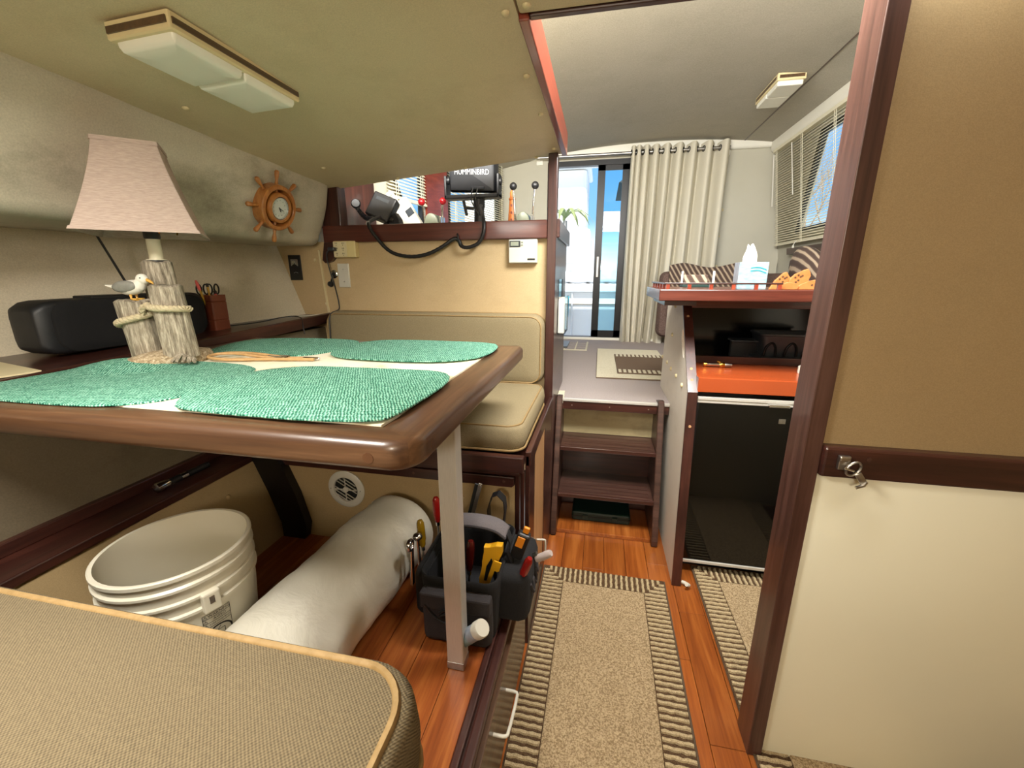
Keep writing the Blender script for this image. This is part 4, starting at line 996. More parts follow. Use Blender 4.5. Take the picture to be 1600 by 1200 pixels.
screwdriver('amber and red screwdriver slanting out of the right pouch of the tool bag', (GX + .135, GY - .05, PZ + .08), (GX + .19, GY - .065, PZ + .238), 'red_handle', .10)
screwdriver('dark red screwdriver handle low at the front of the tool bag', (GX - .01, GY - .10, PZ + .04), (GX + .02, GY - .115, PZ + .165), 'maroon', .06, .014)
# adjustable wrench
t = thing('wrench', 'chrome wrench with open jaws at the left of the tool bag', 'wrench', (GX - .165, GY - .07, PZ + .12))
mb = MB().obox((GX - .165, GY - .07, PZ + .165), (.008, .018, .13), Matrix.Rotation(math.radians(-5), 3, 'X'), .003)
obj('shank', mb, 'chrome', t)
mb = MB().ring((GX - .165, GY - .075, PZ + .235), X3, .014, .0065, 14, 6)
obj('jaw', mb, 'chrome', t, 60)
t = thing('socket_wrench', 'second chrome wrench with a round head beside the amber screwdriver', 'wrench', (GX - .15, GY - .04, PZ + .12))
obj('shank', MB().tube([(GX - .152, GY - .045, PZ + .13), (GX - .155, GY - .045, PZ + .235)], .005, 8), 'chrome', t, 60)
obj('head', MB().ball((GX - .155, GY - .045, PZ + .245), .015, 12, (1, 1, .8)), 'chrome', t, 60)
# folding saw blade sticking up
t = thing('hacksaw', 'grey steel hacksaw bar sticking up from the back of the tool bag', 'saw', (GX - .02, GY + .09, PZ + .15))
R3 = Matrix.Rotation(math.radians(14), 3, 'Y')
obj('bar', MB().obox((GX - .015, GY + .09, PZ + .285), (.012, .004, .17), R3, .001), 'steel', t)
obj('frame', MB().obox((GX - .027, GY + .095, PZ + .285), (.013, .006, .16), R3, .002), 'grey_plastic', t)
obj('pin', MB().lathe([(.004, 0), (.004, .006)], (GX + .0045, GY + .09, PZ + .36), (0, -1, 0), 10), 'steel', t)
# yellow saw handle
t = thing('hand_saw', 'yellow-handled folding saw standing in the middle of the tool bag', 'saw', (GX + .06, GY, PZ + .06))
R3 = Matrix.Rotation(math.radians(12), 3, 'Y')
def tilt(poly, c_, ang):
    ca, sa = math.cos(ang), math.sin(ang); return [(c_[0] + x * ca + z * sa, c_[1] - x * sa + z * ca) for x, z in poly]
hndl = tilt([(-.014, -.09), (.006, -.095), (.016, -.05), (.02, .0), (.034, .05), (.03, .078), (.012, .074), (-.004, .06), (-.022, .058), (-.016, .03), (-.02, .01), (-.014, -.02), (-.02, -.05)], (GX + .065, PZ + .185), math.radians(10))
hh = obj('handle', MB().prism(hndl, 1, GY - .055, GY - .033, .003), 'yellow_plastic', t)
obj('inlay', MB().prism(tilt([(-.004, -.05), (.004, -.05), (.012, .02), (.006, .03), (-.004, 0)], (GX + .065, PZ + .185), math.radians(10)), 1, GY - .057, GY - .054), 'black', hh)
obj('blade', MB().prism(tilt([(-.008, -.17), (.008, -.17), (.006, -.09), (-.012, -.09)], (GX + .065, PZ + .2), math.radians(10)), 1, GY - .046, GY - .043), 'steel', t)
t = thing('utility_knife', 'black and yellow utility knife clipped at the right of the bag handle', 'knife', (GX + .15, GY - .02, PZ + .2))
R3 = Matrix.Rotation(math.radians(18), 3, 'Y')
obj('body', MB().obox((GX + .155, GY - .02, PZ + .245), (.038, .026, .085), R3, .006), 'black', t)
obj('inlay', MB().obox((GX + .156, GY - .034, PZ + .262), (.022, .003, .034), R3, .001), 'orange_plastic', t)
obj('blade_tip', MB().obox((GX + .172, GY - .02, PZ + .295), (.018, .010, .02), R3, .003), 'orange_plastic', t)
t = thing('pliers', 'black-handled pliers standing in the tool bag right of the yellow saw', 'pliers', (GX + .10, GY, PZ + .06))
for s_ in (-1, 1):
    obj('handle', MB().tube(pathbend([(GX + .105, GY - .03, PZ + .09), (GX + .105 + s_ * .028, GY - .03, PZ + .13), (GX + .105 + s_ * .026, GY - .03, PZ + .19), (GX + .105 + s_ * .012, GY - .03, PZ + .225)], 2), .007, 8), 'black', t, 60)
obj('jaw', MB().box((GX + .095, GY - .036, PZ + .04), (GX + .115, GY - .024, PZ + .095), .004), 'steel', t)
tag(obj('tool_tag', MB().obox((GX + .095, GY - .07, PZ + .20), (.022, .004, .032), Matrix.Rotation(.25, 3, 'Y')), 'yellow_plastic'), 'small yellow tag among the tools in the bag', 'tag')
t = thing('clear_tool', 'clear plastic tool handle poking out of the right pouch over the rug', 'tool', (GX + .18, GY + .02, PZ + .1))
obj('handle', MB().lathe([(.010, 0), (.012, .006), (.012, .05), (.009, .056)], (GX + .195, GY + .03, PZ + .165), (.75, -.1, .55), 14), 'smoke', t, 50)
obj('shaft', MB().tube([(GX + .15, GY + .035, PZ + .15), (GX + .196, GY + .03, PZ + .186)], .006, 8), 'steel', t, 60)
tag(obj('coil_fitting', MB().ring((GX + .16, GY - .02, PZ + .165), (0, -.5, 1), .013, .004).ring((GX + .16, GY - .02, PZ + .172), (0, -.5, 1), .012, .004), 'brass', smooth=60), 'brass coil fitting in the mouth of the right pouch of the bag', 'fitting')
# white bottle and small flask in the front pocket
t = thing('lubricant_bottle', 'white and grey bottle leaning out of the front pocket of the tool bag', 'bottle', (GX + .03, GY - .185, PZ + .08))
bp = V((GX + .022, GY - .196, PZ + .052)); bw = V((.60, -.22, .70)).normalized()
obj('body', MB().lathe([(.018, 0), (.0205, .004), (.0205, .085), (.018, .09)], bp, bw, 20), 'lcd', t, 40).data.materials[0] = M['tissue_side']
obj('label_band', MB().lathe([(.0209, .012), (.0209, .06)], bp, bw, 20, (False, False)), 'blue_tint', t, 40)
obj('cap', MB().lathe([(.020, .09), (.0225, .092), (.0225, .112), (.0205, .115), (.006, .1155)], bp, bw, 20), 'white', t, 40)
t = thing('small_vial', 'small pale vial with a white cap below the white bottle in the bag pocket', 'vial', (GX + .0, GY - .19, PZ + .06))
vp = V((GX + .03, GY - .215, PZ + .045)); vw = V((.35, -.75, .45)).normalized()
obj('body', MB().lathe([(.013, -.03), (.014, 0), (.012, .006)], vp, vw, 16), 'ivory', t, 40)
obj('cap', MB().lathe([(.007, .006), (.007, .016), (.005, .018)], vp, vw, 14), 'white', t, 40)
# ================================================================== BULKHEAD FITTINGS
def slots(mb, x, y, z, s_=1.0):
    mb.box((x - .0045, y - .001, z - .001), (x - .0025, y, z + .006)).box((x + .0025, y - .001, z - .001), (x + .0045, y, z + .006)).box((x - .0015, y - .001, z - .008), (x + .0015, y, z - .005))
    return mb
t = thing('outlet_tap', 'ivory six-way outlet tap on the tan bulkhead', 'outlet', (-1.25, 1.978, 1.45))
obj('body', B((-1.31, 1.945, 1.452), (-1.19, 1.98, 1.53), .004), 'ivory', t)
obj('face', B((-1.308, 1.941, 1.455), (-1.235, 1.947, 1.527), .002), 'cream_paper', t)
for xx in (-1.29, -1.254):
    for zz in (1.468, 1.492, 1.516): obj('socket', slots(MB(), xx, 1.941, zz), 'ink', t)
t = thing('charging_lead', 'dark charging lead plugged into the ivory outlet tap and hanging down', 'cable', (-1.32, 1.95, 1.2))
obj('plug', B((-1.325, 1.915, 1.482), (-1.288, 1.940, 1.500), .005), 'grey_plastic', t)
obj('wire', MB().tube(pathbend([(-1.32, 1.928, 1.49), (-1.345, 1.93, 1.47), (-1.35, 1.95, 1.40), (-1.335, 1.965, 1.30), (-1.325, 1.968, 1.22), (-1.325, 1.965, 1.19), (-1.322, 1.872, 1.185), (-1.325, 1.868, 1.10), (-1.33, 1.868, 1.0)], 3), .0028, 6), 'grey_plastic', t, 60)
t = thing('blank_plate', 'plain white blank wall plate under the outlet tap', 'wall plate', (-1.285, 1.978, 1.31))
obj('plate', B((-1.318, 1.973, 1.306), (-1.254, 1.98, 1.424), .003), 'white', t)
for zz in (1.335, 1.395): obj('screw', MB().lathe([(.003, 0), (.003, .001)], (-1.286, 1.973, zz), (0, -1, 0), 8), 'steel', t)
t = thing('power_socket', 'round chrome twelve-volt socket with a hanging black cap', 'socket', (-1.345, 1.978, 1.37))
obj('flange', MB().lathe([(.021, 0), (.021, .003), (.014, .008), (.0105, .008), (.0105, .001)], (-1.342, 1.98, 1.372), (0, -1, 0), 24, (False, False)), 'chrome', t, 40)
obj('hole', MB().lathe([(.0105, .001), (.0105, .002)], (-1.342, 1.98, 1.372), (0, -1, 0), 16), 'ink', t)
obj('cap', MB().lathe([(.014, 0), (.015, .006), (.012, .016), (.006, .018)], (-1.362, 1.975, 1.322), (-.1, -1, .1), 18), 'black', t, 40)
obj('tether', MB().tube([(-1.345, 1.968, 1.362), (-1.354, 1.966, 1.345), (-1.361, 1.968, 1.325)], .0035, 6), 'black', t, 60)
t = thing('switch_panel', 'black switch plate on the tan bulkhead left of the cream seam', 'switch', (-1.56, 1.978, 1.34))
obj('plate', B((-1.598, 1.972, 1.342), (-1.528, 1.98, 1.468), .002), 'black', t)
obj('dial_plate', B((-1.583, 1.970, 1.412), (-1.543, 1.973, 1.447), .001), 'steel', t)
obj('knob', MB().lathe([(.009, 0), (.009, .006), (.006, .009)], (-1.563, 1.971, 1.432), (0, -1, 0), 16), 'chrome', t, 40)
obj('wedge', MB().prism([(-1.583, 1.412), (-1.543, 1.412), (-1.563, 1.425)], 1, 1.969, 1.9715), 'black', t)
obj('mark', MB().tube(pathbend([(-1.572, 1.9715, 1.378), (-1.56, 1.9715, 1.384), (-1.548, 1.9715, 1.378)], 2), .0012, 4), 'white_ink', t)
t = thing('thermostat', 'white thermostat with a grey display at the right of the tan bulkhead', 'thermostat', (-.353, 1.978, 1.42))
obj('body', B((-.42, 1.952, 1.418), (-.288, 1.98, 1.522), .004), 'white', t)
obj('cover', B((-.418, 1.949, 1.420), (-.290, 1.954, 1.484), .003), 'white', t)
obj('bezel', B((-.415, 1.949, 1.489), (-.365, 1.953, 1.516), .002), 'grey_plastic', t)
obj('display', B((-.409, 1.948, 1.494), (-.373, 1.950, 1.511)), 'lcd', t)
for zz in (1.497, 1.509): obj('button', B((-.362, 1.949, zz - .003), (-.352, 1.953, zz + .003), .001), 'lcd', t)
obj('badge', B((-.332, 1.9475, 1.431), (-.297, 1.9495, 1.439), .001), 'ink', t)
# ================================================================== HELM
DZ = 1.60
t = thing('helm_console', 'white-topped helm console behind the tan bulkhead carrying radio, sounder and levers', 'console', (-.8, 2.28, .72))
obj('top', B((-1.32, 2.062, 1.56), (-.245, 2.62, 1.60), .004), 'gelcoat', t)
obj('end_cap', B((-.243, 2.0, 1.53), (-.192, 2.62, 1.612), .005), 'mahog_y', t)
# VHF radio
t = thing('vhf_radio', 'black marine radio on a tilted bracket at the left of the helm', 'radio', (-1.15, 2.25, DZ))
R3 = Matrix.Rotation(math.radians(22), 3, 'Y') @ Matrix.Rotation(math.radians(-20), 3, 'X')
c_ = V((-1.172, 2.22, 1.715))
bd_ = obj('body', MB().obox(c_, (.135, .06, .135), R3, .008), 'black_gloss', t)
bd_.data.materials[0] = M['black']
obj('nameplate', MB().obox(c_ + R3 @ V((-.005, -.0305, .035)), (.075, .001, .018), R3), 'grey_plastic', bd_)
obj('knob', MB().lathe([(.014, 0), (.014, .018)], c_ + R3 @ V((.068, 0, -.04)), R3 @ V((1, 0, 0)), 14), 'black', t, 40)
obj('bracket', MB().prism([(-1.21, 1.60), (-1.06, 1.60), (-1.075, 1.66), (-1.095, 1.69), (-1.12, 1.66), (-1.19, 1.62)], 1, 2.20, 2.25, .003), 'black', t)
mic = obj('microphone', MB().lathe([(.01, 0), (.024, .006), (.026, .02), (.02, .028)], (-1.315, 2.20, 1.735), (.4, -.9, .2), 16), 'black', t, 40)
co = []
for k in range(120):
    f = k / 119; p = V((-1.31, 2.19, 1.725)).lerp(V((-1.20, 2.15, 1.655)), f) - V((0, 0, .02 * math.sin(PI * f)))
    a_ = f * 22 * 2 * PI; co.append(p + V((.3 * math.cos(a_) * .012, math.sin(a_) * .012, math.cos(a_) * .012)))
obj('coil_cord', MB().tube(co, .0032, 5), 'black', t, 60)
# white handset unit
t = thing('handset_phone', 'white radio telephone with handset leaning at the left helm window', 'telephone', (-1.15, 2.42, DZ))
R3 = Matrix.Rotation(math.radians(32), 3, 'Y')
obj('cradle', MB().obox((-1.135, 2.46, 1.705), (.10, .05, .20), R3.inverted(), .01), 'white', t)
obj('handset', MB().obox((-1.215, 2.44, 1.79), (.045, .05, .11), R3.inverted(), .014), 'white', t)
for k in range(4): obj('rib', MB().obox(V((-1.222, 2.412, 1.775 + .012 * k)) , (.03, .006, .005), R3.inverted()), 'lcd', t)
obj('screen', MB().obox((-1.115, 2.433, 1.725), (.045, .003, .04), R3.inverted()), 'grey_plastic', t)
# throttles
def control(name, label, cx, cy, ball, w, cat='lever'):
    o = thing(name, label, 'throttle', (cx, cy, DZ))
    ar_ = [(cx - w, DZ), (cx + w, DZ), (cx + w * .95, DZ + .05)] + [(cx + w * .8 * math.cos(math.radians(a_)), DZ + .065 + .04 * math.sin(math.radians(a_))) for a_ in range(20, 161, 20)] + [(cx - w * .95, DZ + .05)]
    obj('housing', MB().prism(ar_, 1, cy - .05, cy + .05, .008), 'steel', o, 40).data.materials[0] = M['lcd']
    obj('cheek', MB().prism([(x_, z_) for x_, z_ in ar_], 1, cy - .035, cy + .035).box((cx + w, cy - .035, DZ), (cx + w + .012, cy + .035, DZ + .09), .01), 'chrome', o)
    for s_, dx in ((-1, -.006), (1, .012)):
        b0 = V((cx + s_ * (w + .008), cy, DZ + .045)); b1 = b0 + V((dx * .3, -.01, .09)); b2 = b0 + V((dx * 1.2, -.02, .185 if ball == 'black' else .115))
        lv = obj('lever', MB().tube(pathbend([b0, b1, b2], 1), .0065, 8), 'chrome', o, 60)
        obj('knob', MB().ball(b2 + V((0, 0, .008)), .0205, 14), ball, lv, 60)
    return o
control('throttle_control', 'helm throttle with two red ball knobs', -.955, 2.40, 'red_ball', .045)
control('shift_control', 'helm control with two long chrome levers and black ball knobs', -.438, 2.45, 'black', .042)
# sounder
t = thing('fish_finder', 'large black fish finder on a bracket above the helm with white lettering', 'fish finder', (-.66, 2.25, DZ))
R3 = Matrix.Rotation(math.radians(10), 3, 'X') @ Matrix.Rotation(math.radians(3), 3, 'Y')
c_ = V((-.662, 2.23, 1.862))
hs = obj('housing', MB().loft(c_, R3 @ V(X3), R3 @ V(Z3), R3 @ V((0, -1, 0)), .125, .085, .015, [(0, -.03), (0, .01), (.012, .03), (.02, .032)], 4), 'black', t, 40)
me = text_mesh('HUMMINBIRD', .029)
mb = MB(); R4 = R3
mb.add_mesh(me, lambda p: c_ + R4 @ V((p.x * 1.02, -.0328, .010 + p.y * 1.25)))
obj('lettering', mb, 'white_ink', hs)
for s_ in (-1, 1): obj('knob', MB().lathe([(.018, 0), (.019, .006), (.017, .022), (.012, .024)], c_ + R3 @ V((s_ * .125, 0, -.03)), R3 @ V((s_, 0, 0)), 16), 'black', t, 40)
obj('socket', MB().obox(c_ + R3 @ V((.03, -.034, -.06)), (.07, .012, .014), R3, .003), 'black_matte', hs)
obj('bracket', MB().box((-.815, 2.21, 1.748), (-.525, 2.28, 1.768), .004).box((-.815, 2.21, 1.75), (-.803, 2.28, 1.86), .003).box((-.537, 2.21, 1.75), (-.525, 2.28, 1.86), .003), 'dark_metal', t)
ps = obj('pedestal', MB().lathe([(.045, 0), (.042, .012), (.028, .02), (.026, .10), (.03, .11), (.03, .15)], (-.64, 2.25, DZ), Z3, 18), 'black', t, 40)
obj('tee_knob', MB().tube([(-.66, 2.22, 1.70), (-.695, 2.20, 1.70)], .008, 8).obox((-.70, 2.198, 1.70), (.014, .014, .075), Matrix.Rotation(math.radians(-12), 3, 'Y'), .004), 'black', ps, 40)
for dx in (-.02, .005):
    obj('lead', MB().tube(pathbend([c_ + R3 @ V((.03 + dx, -.04, -.06)), (-.645 + dx, 2.17, 1.74), (-.63 + dx * .5, 2.18, 1.69), (-.615, 2.16, 1.66)], 2), .0032, 6), 'black', t, 60)
# cable loom
t = thing('cable_loom', 'black corrugated cable loom sagging in front of the tan bulkhead from a hook', 'cable', (-.85, 1.94, 1.5))
cp = pathbend([(-1.14, 2.12, 1.66), (-1.125, 1.99, 1.625), (-1.105, 1.935, 1.60), (-1.08, 1.932, 1.56), (-1.01, 1.935, 1.475), (-.92, 1.937, 1.45), (-.82, 1.937, 1.455), (-.73, 1.94, 1.495), (-.675, 1.945, 1.535), (-.655, 1.95, 1.522), (-.645, 1.945, 1.492), (-.60, 1.94, 1.488), (-.55, 1.94, 1.51), (-.528, 1.935, 1.56), (-.535, 1.95, 1.62), (-.58, 2.05, 1.68), (-.60, 2.14, 1.70)], 3)
obj('loom', MB().tube([p for p in cp], [.0092 if i % 2 else .0082 for i in range(len(cp))], 8), 'black', t, 60)
obj('band', MB().tube([(-1.118, 1.962, 1.612), (-1.112, 1.95, 1.606)], .0105, 10), 'white_ink', t, 60)
obj('hook', MB().tube(pathbend([(-.662, 1.98, 1.548), (-.662, 1.945, 1.553), (-.655, 1.935, 1.54), (-.655, 1.94, 1.52)], 2), .0035, 6), 'black', t, 60)
# carved lighthouse
t = thing('carved_lighthouse', 'small carved orange wooden lighthouse behind the left black lever', 'ornament', (-.54, 2.62, DZ))
obj('tower', MB().lathe([(.032, 0), (.03, .02), (.017, .19), (.021, .195), (.021, .2), (.014, .205), (.014, .23), (.004, .25)], (-.53, 2.57, DZ), Z3, 12), 'carve', t, 30)
for k in range(4): obj('window', MB().obox((-.53, 2.545 + .002 * k, DZ + .04 + .04 * k), (.010, .006, .014), Matrix.Identity(3)), 'cupwood', t)
obj('cottage', MB().prism([(-.60, DZ), (-.56, DZ), (-.56, DZ + .05), (-.58, DZ + .075), (-.60, DZ + .05)], 1, 2.55, 2.59), 'carve', t)
tag(obj('horn_button', MB().lathe([(.022, 0), (.022, .012), (.016, .022), (.005, .024)], (-.315, 2.3, DZ), Z3, 18), 'black', smooth=40), 'small black domed cap on the helm top near the post', 'cap')
# acrylic rack on the console side
t = thing('acrylic_rack', 'clear acrylic rack hanging on the mahogany console side by the post', 'rack', (-.19, 2.25, 1.07))
obj('back', B((-.2045, 2.12, 1.07), (-.2005, 2.34, 1.345)), 'acrylic', t)
obj('front', B((-.172, 2.12, 1.07), (-.168, 2.34, 1.26)), 'acrylic', t)
obj('floor_strip', B((-.2005, 2.12, 1.07), (-.172, 2.34, 1.076)), 'acrylic', t)
for k in range(5): obj('divider', B((-.2005, 2.12 + .054 * k, 1.08), (-.170, 2.123 + .054 * k, 1.25)), 'white', t)
# towel mat over the deck edge
tag(obj('bath_mat', MB().loops([[V((x0, 2.19 + dy, z)), V((x1, 2.19 + dy, z)), V((x1, 2.19 + dy + .007, z + .007)), V((x0, 2.19 + dy + .007, z + .007))] for x0, x1, dy, z in ((-.203, -.17, .12, .716), (-.203, -.165, .0, .718), (-.206, -.168, -.008, .70), (-.208, -.175, -.010, .655), (-.21, -.185, -.010, .62))]), 'cream_rug'), 'cream bath mat hanging over the deck edge left of the steps', 'mat')
# ================================================================== STEPS
t = thing('companion_steps', 'dark wooden companion steps up to the saloon', 'steps', (.075, 2.15, 0))
for x0, x1 in ((-.202, -.170), (.322, .354)):
    obj('side_rail', MB().prism([(1.978, .006), (1.985, .0), (2.32, 0), (2.32, .70), (2.19, .735), (2.172, .735), (2.155, .722), (1.975, .035)], 0, x0, x1, .006), 'tread', t)
for z, y0 in ((.478, 2.085), (.238, 2.02)):
    tr_ = obj('tread', MB().box((-.17, y0, z - .024), (.322, 2.315, z), .004), 'tread', t)
    obj('nosing', B((-.17, y0 - .004, z - .022), (.322, y0 + .010, z + .0008), .003), 'mahog_x', tr_)
    for k in range(4): obj('grip_strip', B((-.15, y0 + .03 + .04 * k, z - .001), (.302, y0 + .036 + .04 * k, z + .0012)), 'mahog_x', tr_)
obj('riser', B((-.17, 2.30, .48), (.322, 2.318, .66)), 'riser', t)
obj('riser', B((-.17, 2.30, .03), (.322, 2.318, .456)), 'mahog_x', t)
bm_ = obj('top_beam', B((-.20, 2.185, .656), (.383, 2.21, .703), .003), 'mahog_x', t)
for xx in (-.12, .08, .28): obj('screw', MB().lathe([(.004, 0), (.004, .001)], (xx, 2.185, .68), (0, -1, 0), 8), 'steel', bm_)
obj('nosing_strip', B((-.20, 2.178, .703), (.383, 2.20, .7165), .002), 'alu', t)
obj('bottom_sill', B((-.17, 2.015, 0), (.322, 2.30, .022), .003), 'plank', t)
t = thing('tool_case', 'flat dark green plastic case under the bottom step', 'case', (.06, 2.16, .022))
bd_ = obj('body', B((-.095, 2.115, .022), (.225, 2.29, .08), .012), 'green_case', t)
obj('seam', B((-.096, 2.113, .050), (.226, 2.292, .054)), 'ink', bd_)
for xx in (-.02, .14): obj('latch', B((xx - .015, 2.108, .04), (xx + .015, 2.117, .063), .002), 'green_case', t)
# ================================================================== RUGS
def runner(label, x0, x1, y0, y1, bw, rot, piv, yvis):
    t = thing('runner_rug', label, 'rug', (piv[0], piv[1], 0.0), 'striped-border runner rugs')
    Rz = Matrix.Rotation(rot, 3, 'Z'); P = V((piv[0], piv[1], 0))
    def T(mb):
        for v in mb.bm.verts: v.co = P + Rz @ (v.co - P)
        return mb
    obj('ground', T(B((x0, y0, .0005), (x1, y1, .006), .002)), 'rug_dark', t)
    obj('field', T(B((x0 + bw, y0 + bw, .005), (x1 - bw, y1 - bw, .0125), .003)), 'rug_field', t)
    pr = .0232
    def rib(mb, a, b, w):
        a, b = V(a), V(b); n = 7; d_ = (b - a); pd = V((-d_.y, d_.x, 0)).normalized(); rings = []
        ph = random.uniform(0, 6)
        for k in range(n + 1):
            f = k / n; p = a + d_ * f + pd * (.0014 * math.sin(k * 2.1 + ph) + random.uniform(-.0006, .0006)); ww = w * (1 + .16 * math.sin(k * 2.9 + ph * 2))
            rings.append([p + pd * -ww + V((0, 0, .0055)), p + pd * -ww * .7 + V((0, 0, .0115)), p + pd * ww * .7 + V((0, 0, .0115)), p + pd * ww + V((0, 0, .0055))])
        mb.loops(rings, True)
    for side in range(4):
        mb = MB()
        if side < 2:
            y = y0 + .010
            while y < y1 - .006:
                if y > yvis:
                    m_ = min(bw, y - y0, y1 - y) - .003
                    if m_ > .008: rib(mb, (x0 + .005, y, 0) if side == 0 else (x1 - .005, y, 0), (x0 + m_, y, 0) if side == 0 else (x1 - m_, y, 0), .0062)
                y += pr
        else:
            x = x0 + .010
            while x < x1 - .006:
                m_ = min(bw, x - x0, x1 - x) - .003
                if m_ > .008:
                    if side == 2: rib(mb, (x, y1 - .005, 0), (x, y1 - m_, 0), .0062)
                    elif y0 > yvis - .1: rib(mb, (x, y0 + .005, 0), (x, y0 + m_, 0), .0062)
                x += pr
        if len(mb.bm.verts):
            o = obj('border_ribs', T(mb), 'rug_light', t, 60); o['kind'] = 'stuff'
        else: mb.bm.free()
    obj('binding', T(MB().tube([(x0, y0, .004), (x1, y0, .004), (x1, y1, .004), (x0, y1, .004)], .0042, 6, True)), 'bind', t)
runner('long beige runner rug with striped border along the passage', -.197, .352, .15, 1.722, .098, math.radians(-.6), (.09, 1.72), .55)
runner('beige runner rug with striped border in front of the black fridge', .496, 1.02, .5, 1.862, .098, math.radians(.8), (.496, 1.862), .9)
# ================================================================== GALLEY
px0, px1 = .385, .420
outline = [(1.715, .0), (1.805, .885), (2.13, 1.258), (2.55, 1.258), (2.60, 0)]
def oval(cy, cz, a, b, ang, n=20):
    ca, sa = math.cos(ang), math.sin(ang)
    return [(cy + a * math.cos(2 * PI * k / n) * ca - b * math.sin(2 * PI * k / n) * sa, cz + a * math.cos(2 * PI * k / n) * sa + b * math.sin(2 * PI * k / n) * ca) for k in range(n)]
t = thing('galley_end_panel', 'vinyl-covered galley end panel with dark wood front edge beside the steps', 'panel', (.40, 2.1, 0))
pn = plate_hole(outline, [oval(2.012, 1.06, .028, .075, math.radians(-40))], lambda u, v, tt: V((px0 + (px1 - px0) * tt, u, v)), 'panel_board', 'panel_grey', t)
def edge(pts, w0, w1, name, mat):
    rings = []
    for i, (y, z) in enumerate(pts):
        a = V(pts[max(0, i - 1)]); b = V(pts[min(len(pts) - 1, i + 1)]); d_ = (b - a).normalized(); n_ = V((-d_.y, d_.x))
        rings.append([V((px0 - .002, y + n_.x * w0, z + n_.y * w0)), V((px1 + .002, y + n_.x * w0, z + n_.y * w0)), V((px1 + .002, y - n_.x * w1, z - n_.y * w1)), V((px0 - .002, y - n_.x * w1, z - n_.y * w1))])
    return obj(name, MB().loops(rings), mat, t)
ed = edge([(1.715, .0), (1.805, .885), (2.13, 1.262)], .004, .006, 'front_edge', 'mahog_z')
for y, z in ((1.845, .93), (1.88, .972), (2.06, 1.18), (1.79, .74)): obj('plug', MB().lathe([(.006, 0), (.006, .002)], (.402, y - .005, z), (0, -1, .4 if z > .9 else .05), 10), 'laminate', ed)
for y, z in ((2.295, 1.211), (2.308, 1.061), (2.561, .897), (2.386, .898), (2.25, .891), (2.094, .889), (1.938, .881)): button(t, (px0, y, z), (-1, 0, 0), .011)
tag(obj('door_stop', MB().tube(pathbend([(.43, 1.73, .012), (.45, 1.715, .014), (.455, 1.70, .02), (.44, 1.69, .03)], 1), .008, 8), 'white', smooth=60), 'small white hook on the floor at the foot of the galley end panel', 'hook')
t = thing('counter', 'orange laminate galley counter over the black fridge', 'counter', (.8, 1.95, .89))
obj('top', B((.421, 1.812, .945), (1.245, 2.14, .95), .001), 'counter', t)
obj('front_edge', B((.421, 1.806, .888), (1.245, 1.83, .9495), .002), 'counter', t)
obj('core', B((.421, 1.83, .888), (1.245, 2.14, .945)), 'mahog_x', t)
# niche
t = thing('galley_niche', 'black recessed galley niche with mahogany lip below the shelf', 'cabinet', (.8, 2.3, .95))
obj('lip', B((.421, 2.13, .95), (1.245, 2.15, .985), .002), 'mahog_x', t)
obj('top_strip', B((.421, 2.12, 1.215), (1.245, 2.15, 1.262), .002), 'trim_red_x', t)
obj('back', B((.421, 2.44, .95), (1.245, 2.45, 1.262)), 'niche', t)
obj('floor_board', B((.421, 2.15, .955), (1.245, 2.44, .965)), 'niche', t)
obj('side', B((.421, 2.15, .965), (.430, 2.44, 1.25)), 'niche', t)
obj('ceiling_board', B((.421, 2.15, 1.25), (1.245, 2.44, 1.262)), 'niche', t)
# basket inside
t = thing('basket', 'dark grey plastic basket with arched holes in the black niche', 'basket', (.88, 2.26, .965))
bc_ = (.905, 2.265, .966)
prof = [(.03, 0), (.022, .004), (.0, .115), (-.008, .118), (-.008, .126), (.002, .126), (.006, .118), (.027, .01), (.05, .008)]
obj('body', MB().loft(bc_, X3, Y3, Z3, .135, .09, .03, prof, 4), 'grey_plastic', t, 40)
obj('foot', MB().loft(bc_, X3, Y3, Z3, .155, .10, .03, [(.0, 0), (0, .012), (.01, .016)], 4), 'grey_plastic', t, 40)
for xx in (.815, .905, .985):
    obj('arch', MB().tube(pathbend([(xx - .026, 2.19, .985), (xx - .022, 2.184, 1.03), (xx, 2.181, 1.055), (xx + .022, 2.184, 1.03), (xx + .026, 2.19, .985)], 2), .006, 6), 'lcd' if False else 'dark_metal', t, 60)
tag(obj('tray', B((.66, 2.24, 1.04), (.80, 2.33, 1.05), .004), 'grey_plastic'), 'dark flat tray standing behind the basket in the niche', 'tray')
obj('leg', B((.665, 2.27, .965), (.795, 2.30, 1.04)), 'black', bpy.data.objects['tray'])
# shelf over the niche with gallery rail
t = thing('galley_shelf', 'red mahogany shelf with a low gallery rail above the black niche', 'shelf', (.7, 2.03, 1.262))
obj('shelf_board', B((.236, 1.806, 1.262), (1.245, 2.30, 1.308), .004), 'trim_red_x', t)
obj('under_cleat', B((.262, 1.83, 1.243), (.385, 2.2, 1.262)), 'mahog_x', t)
gr = obj('gallery_rail', MB().box((.255, 1.822, 1.327), (.69, 1.836, 1.334), .002).box((.255, 1.836, 1.327), (.268, 2.28, 1.334), .002), 'mahog_x', t)
for k in range(6): obj('baluster', B((.262 + .082 * k, 1.823, 1.306), (.276 + .082 * k, 1.835, 1.328), .001), 'trim_red', gr)
for k in range(5): obj('baluster', B((.256, 1.88 + .085 * k, 1.306), (.267, 1.894 + .085 * k, 1.328), .001), 'trim_red', gr)
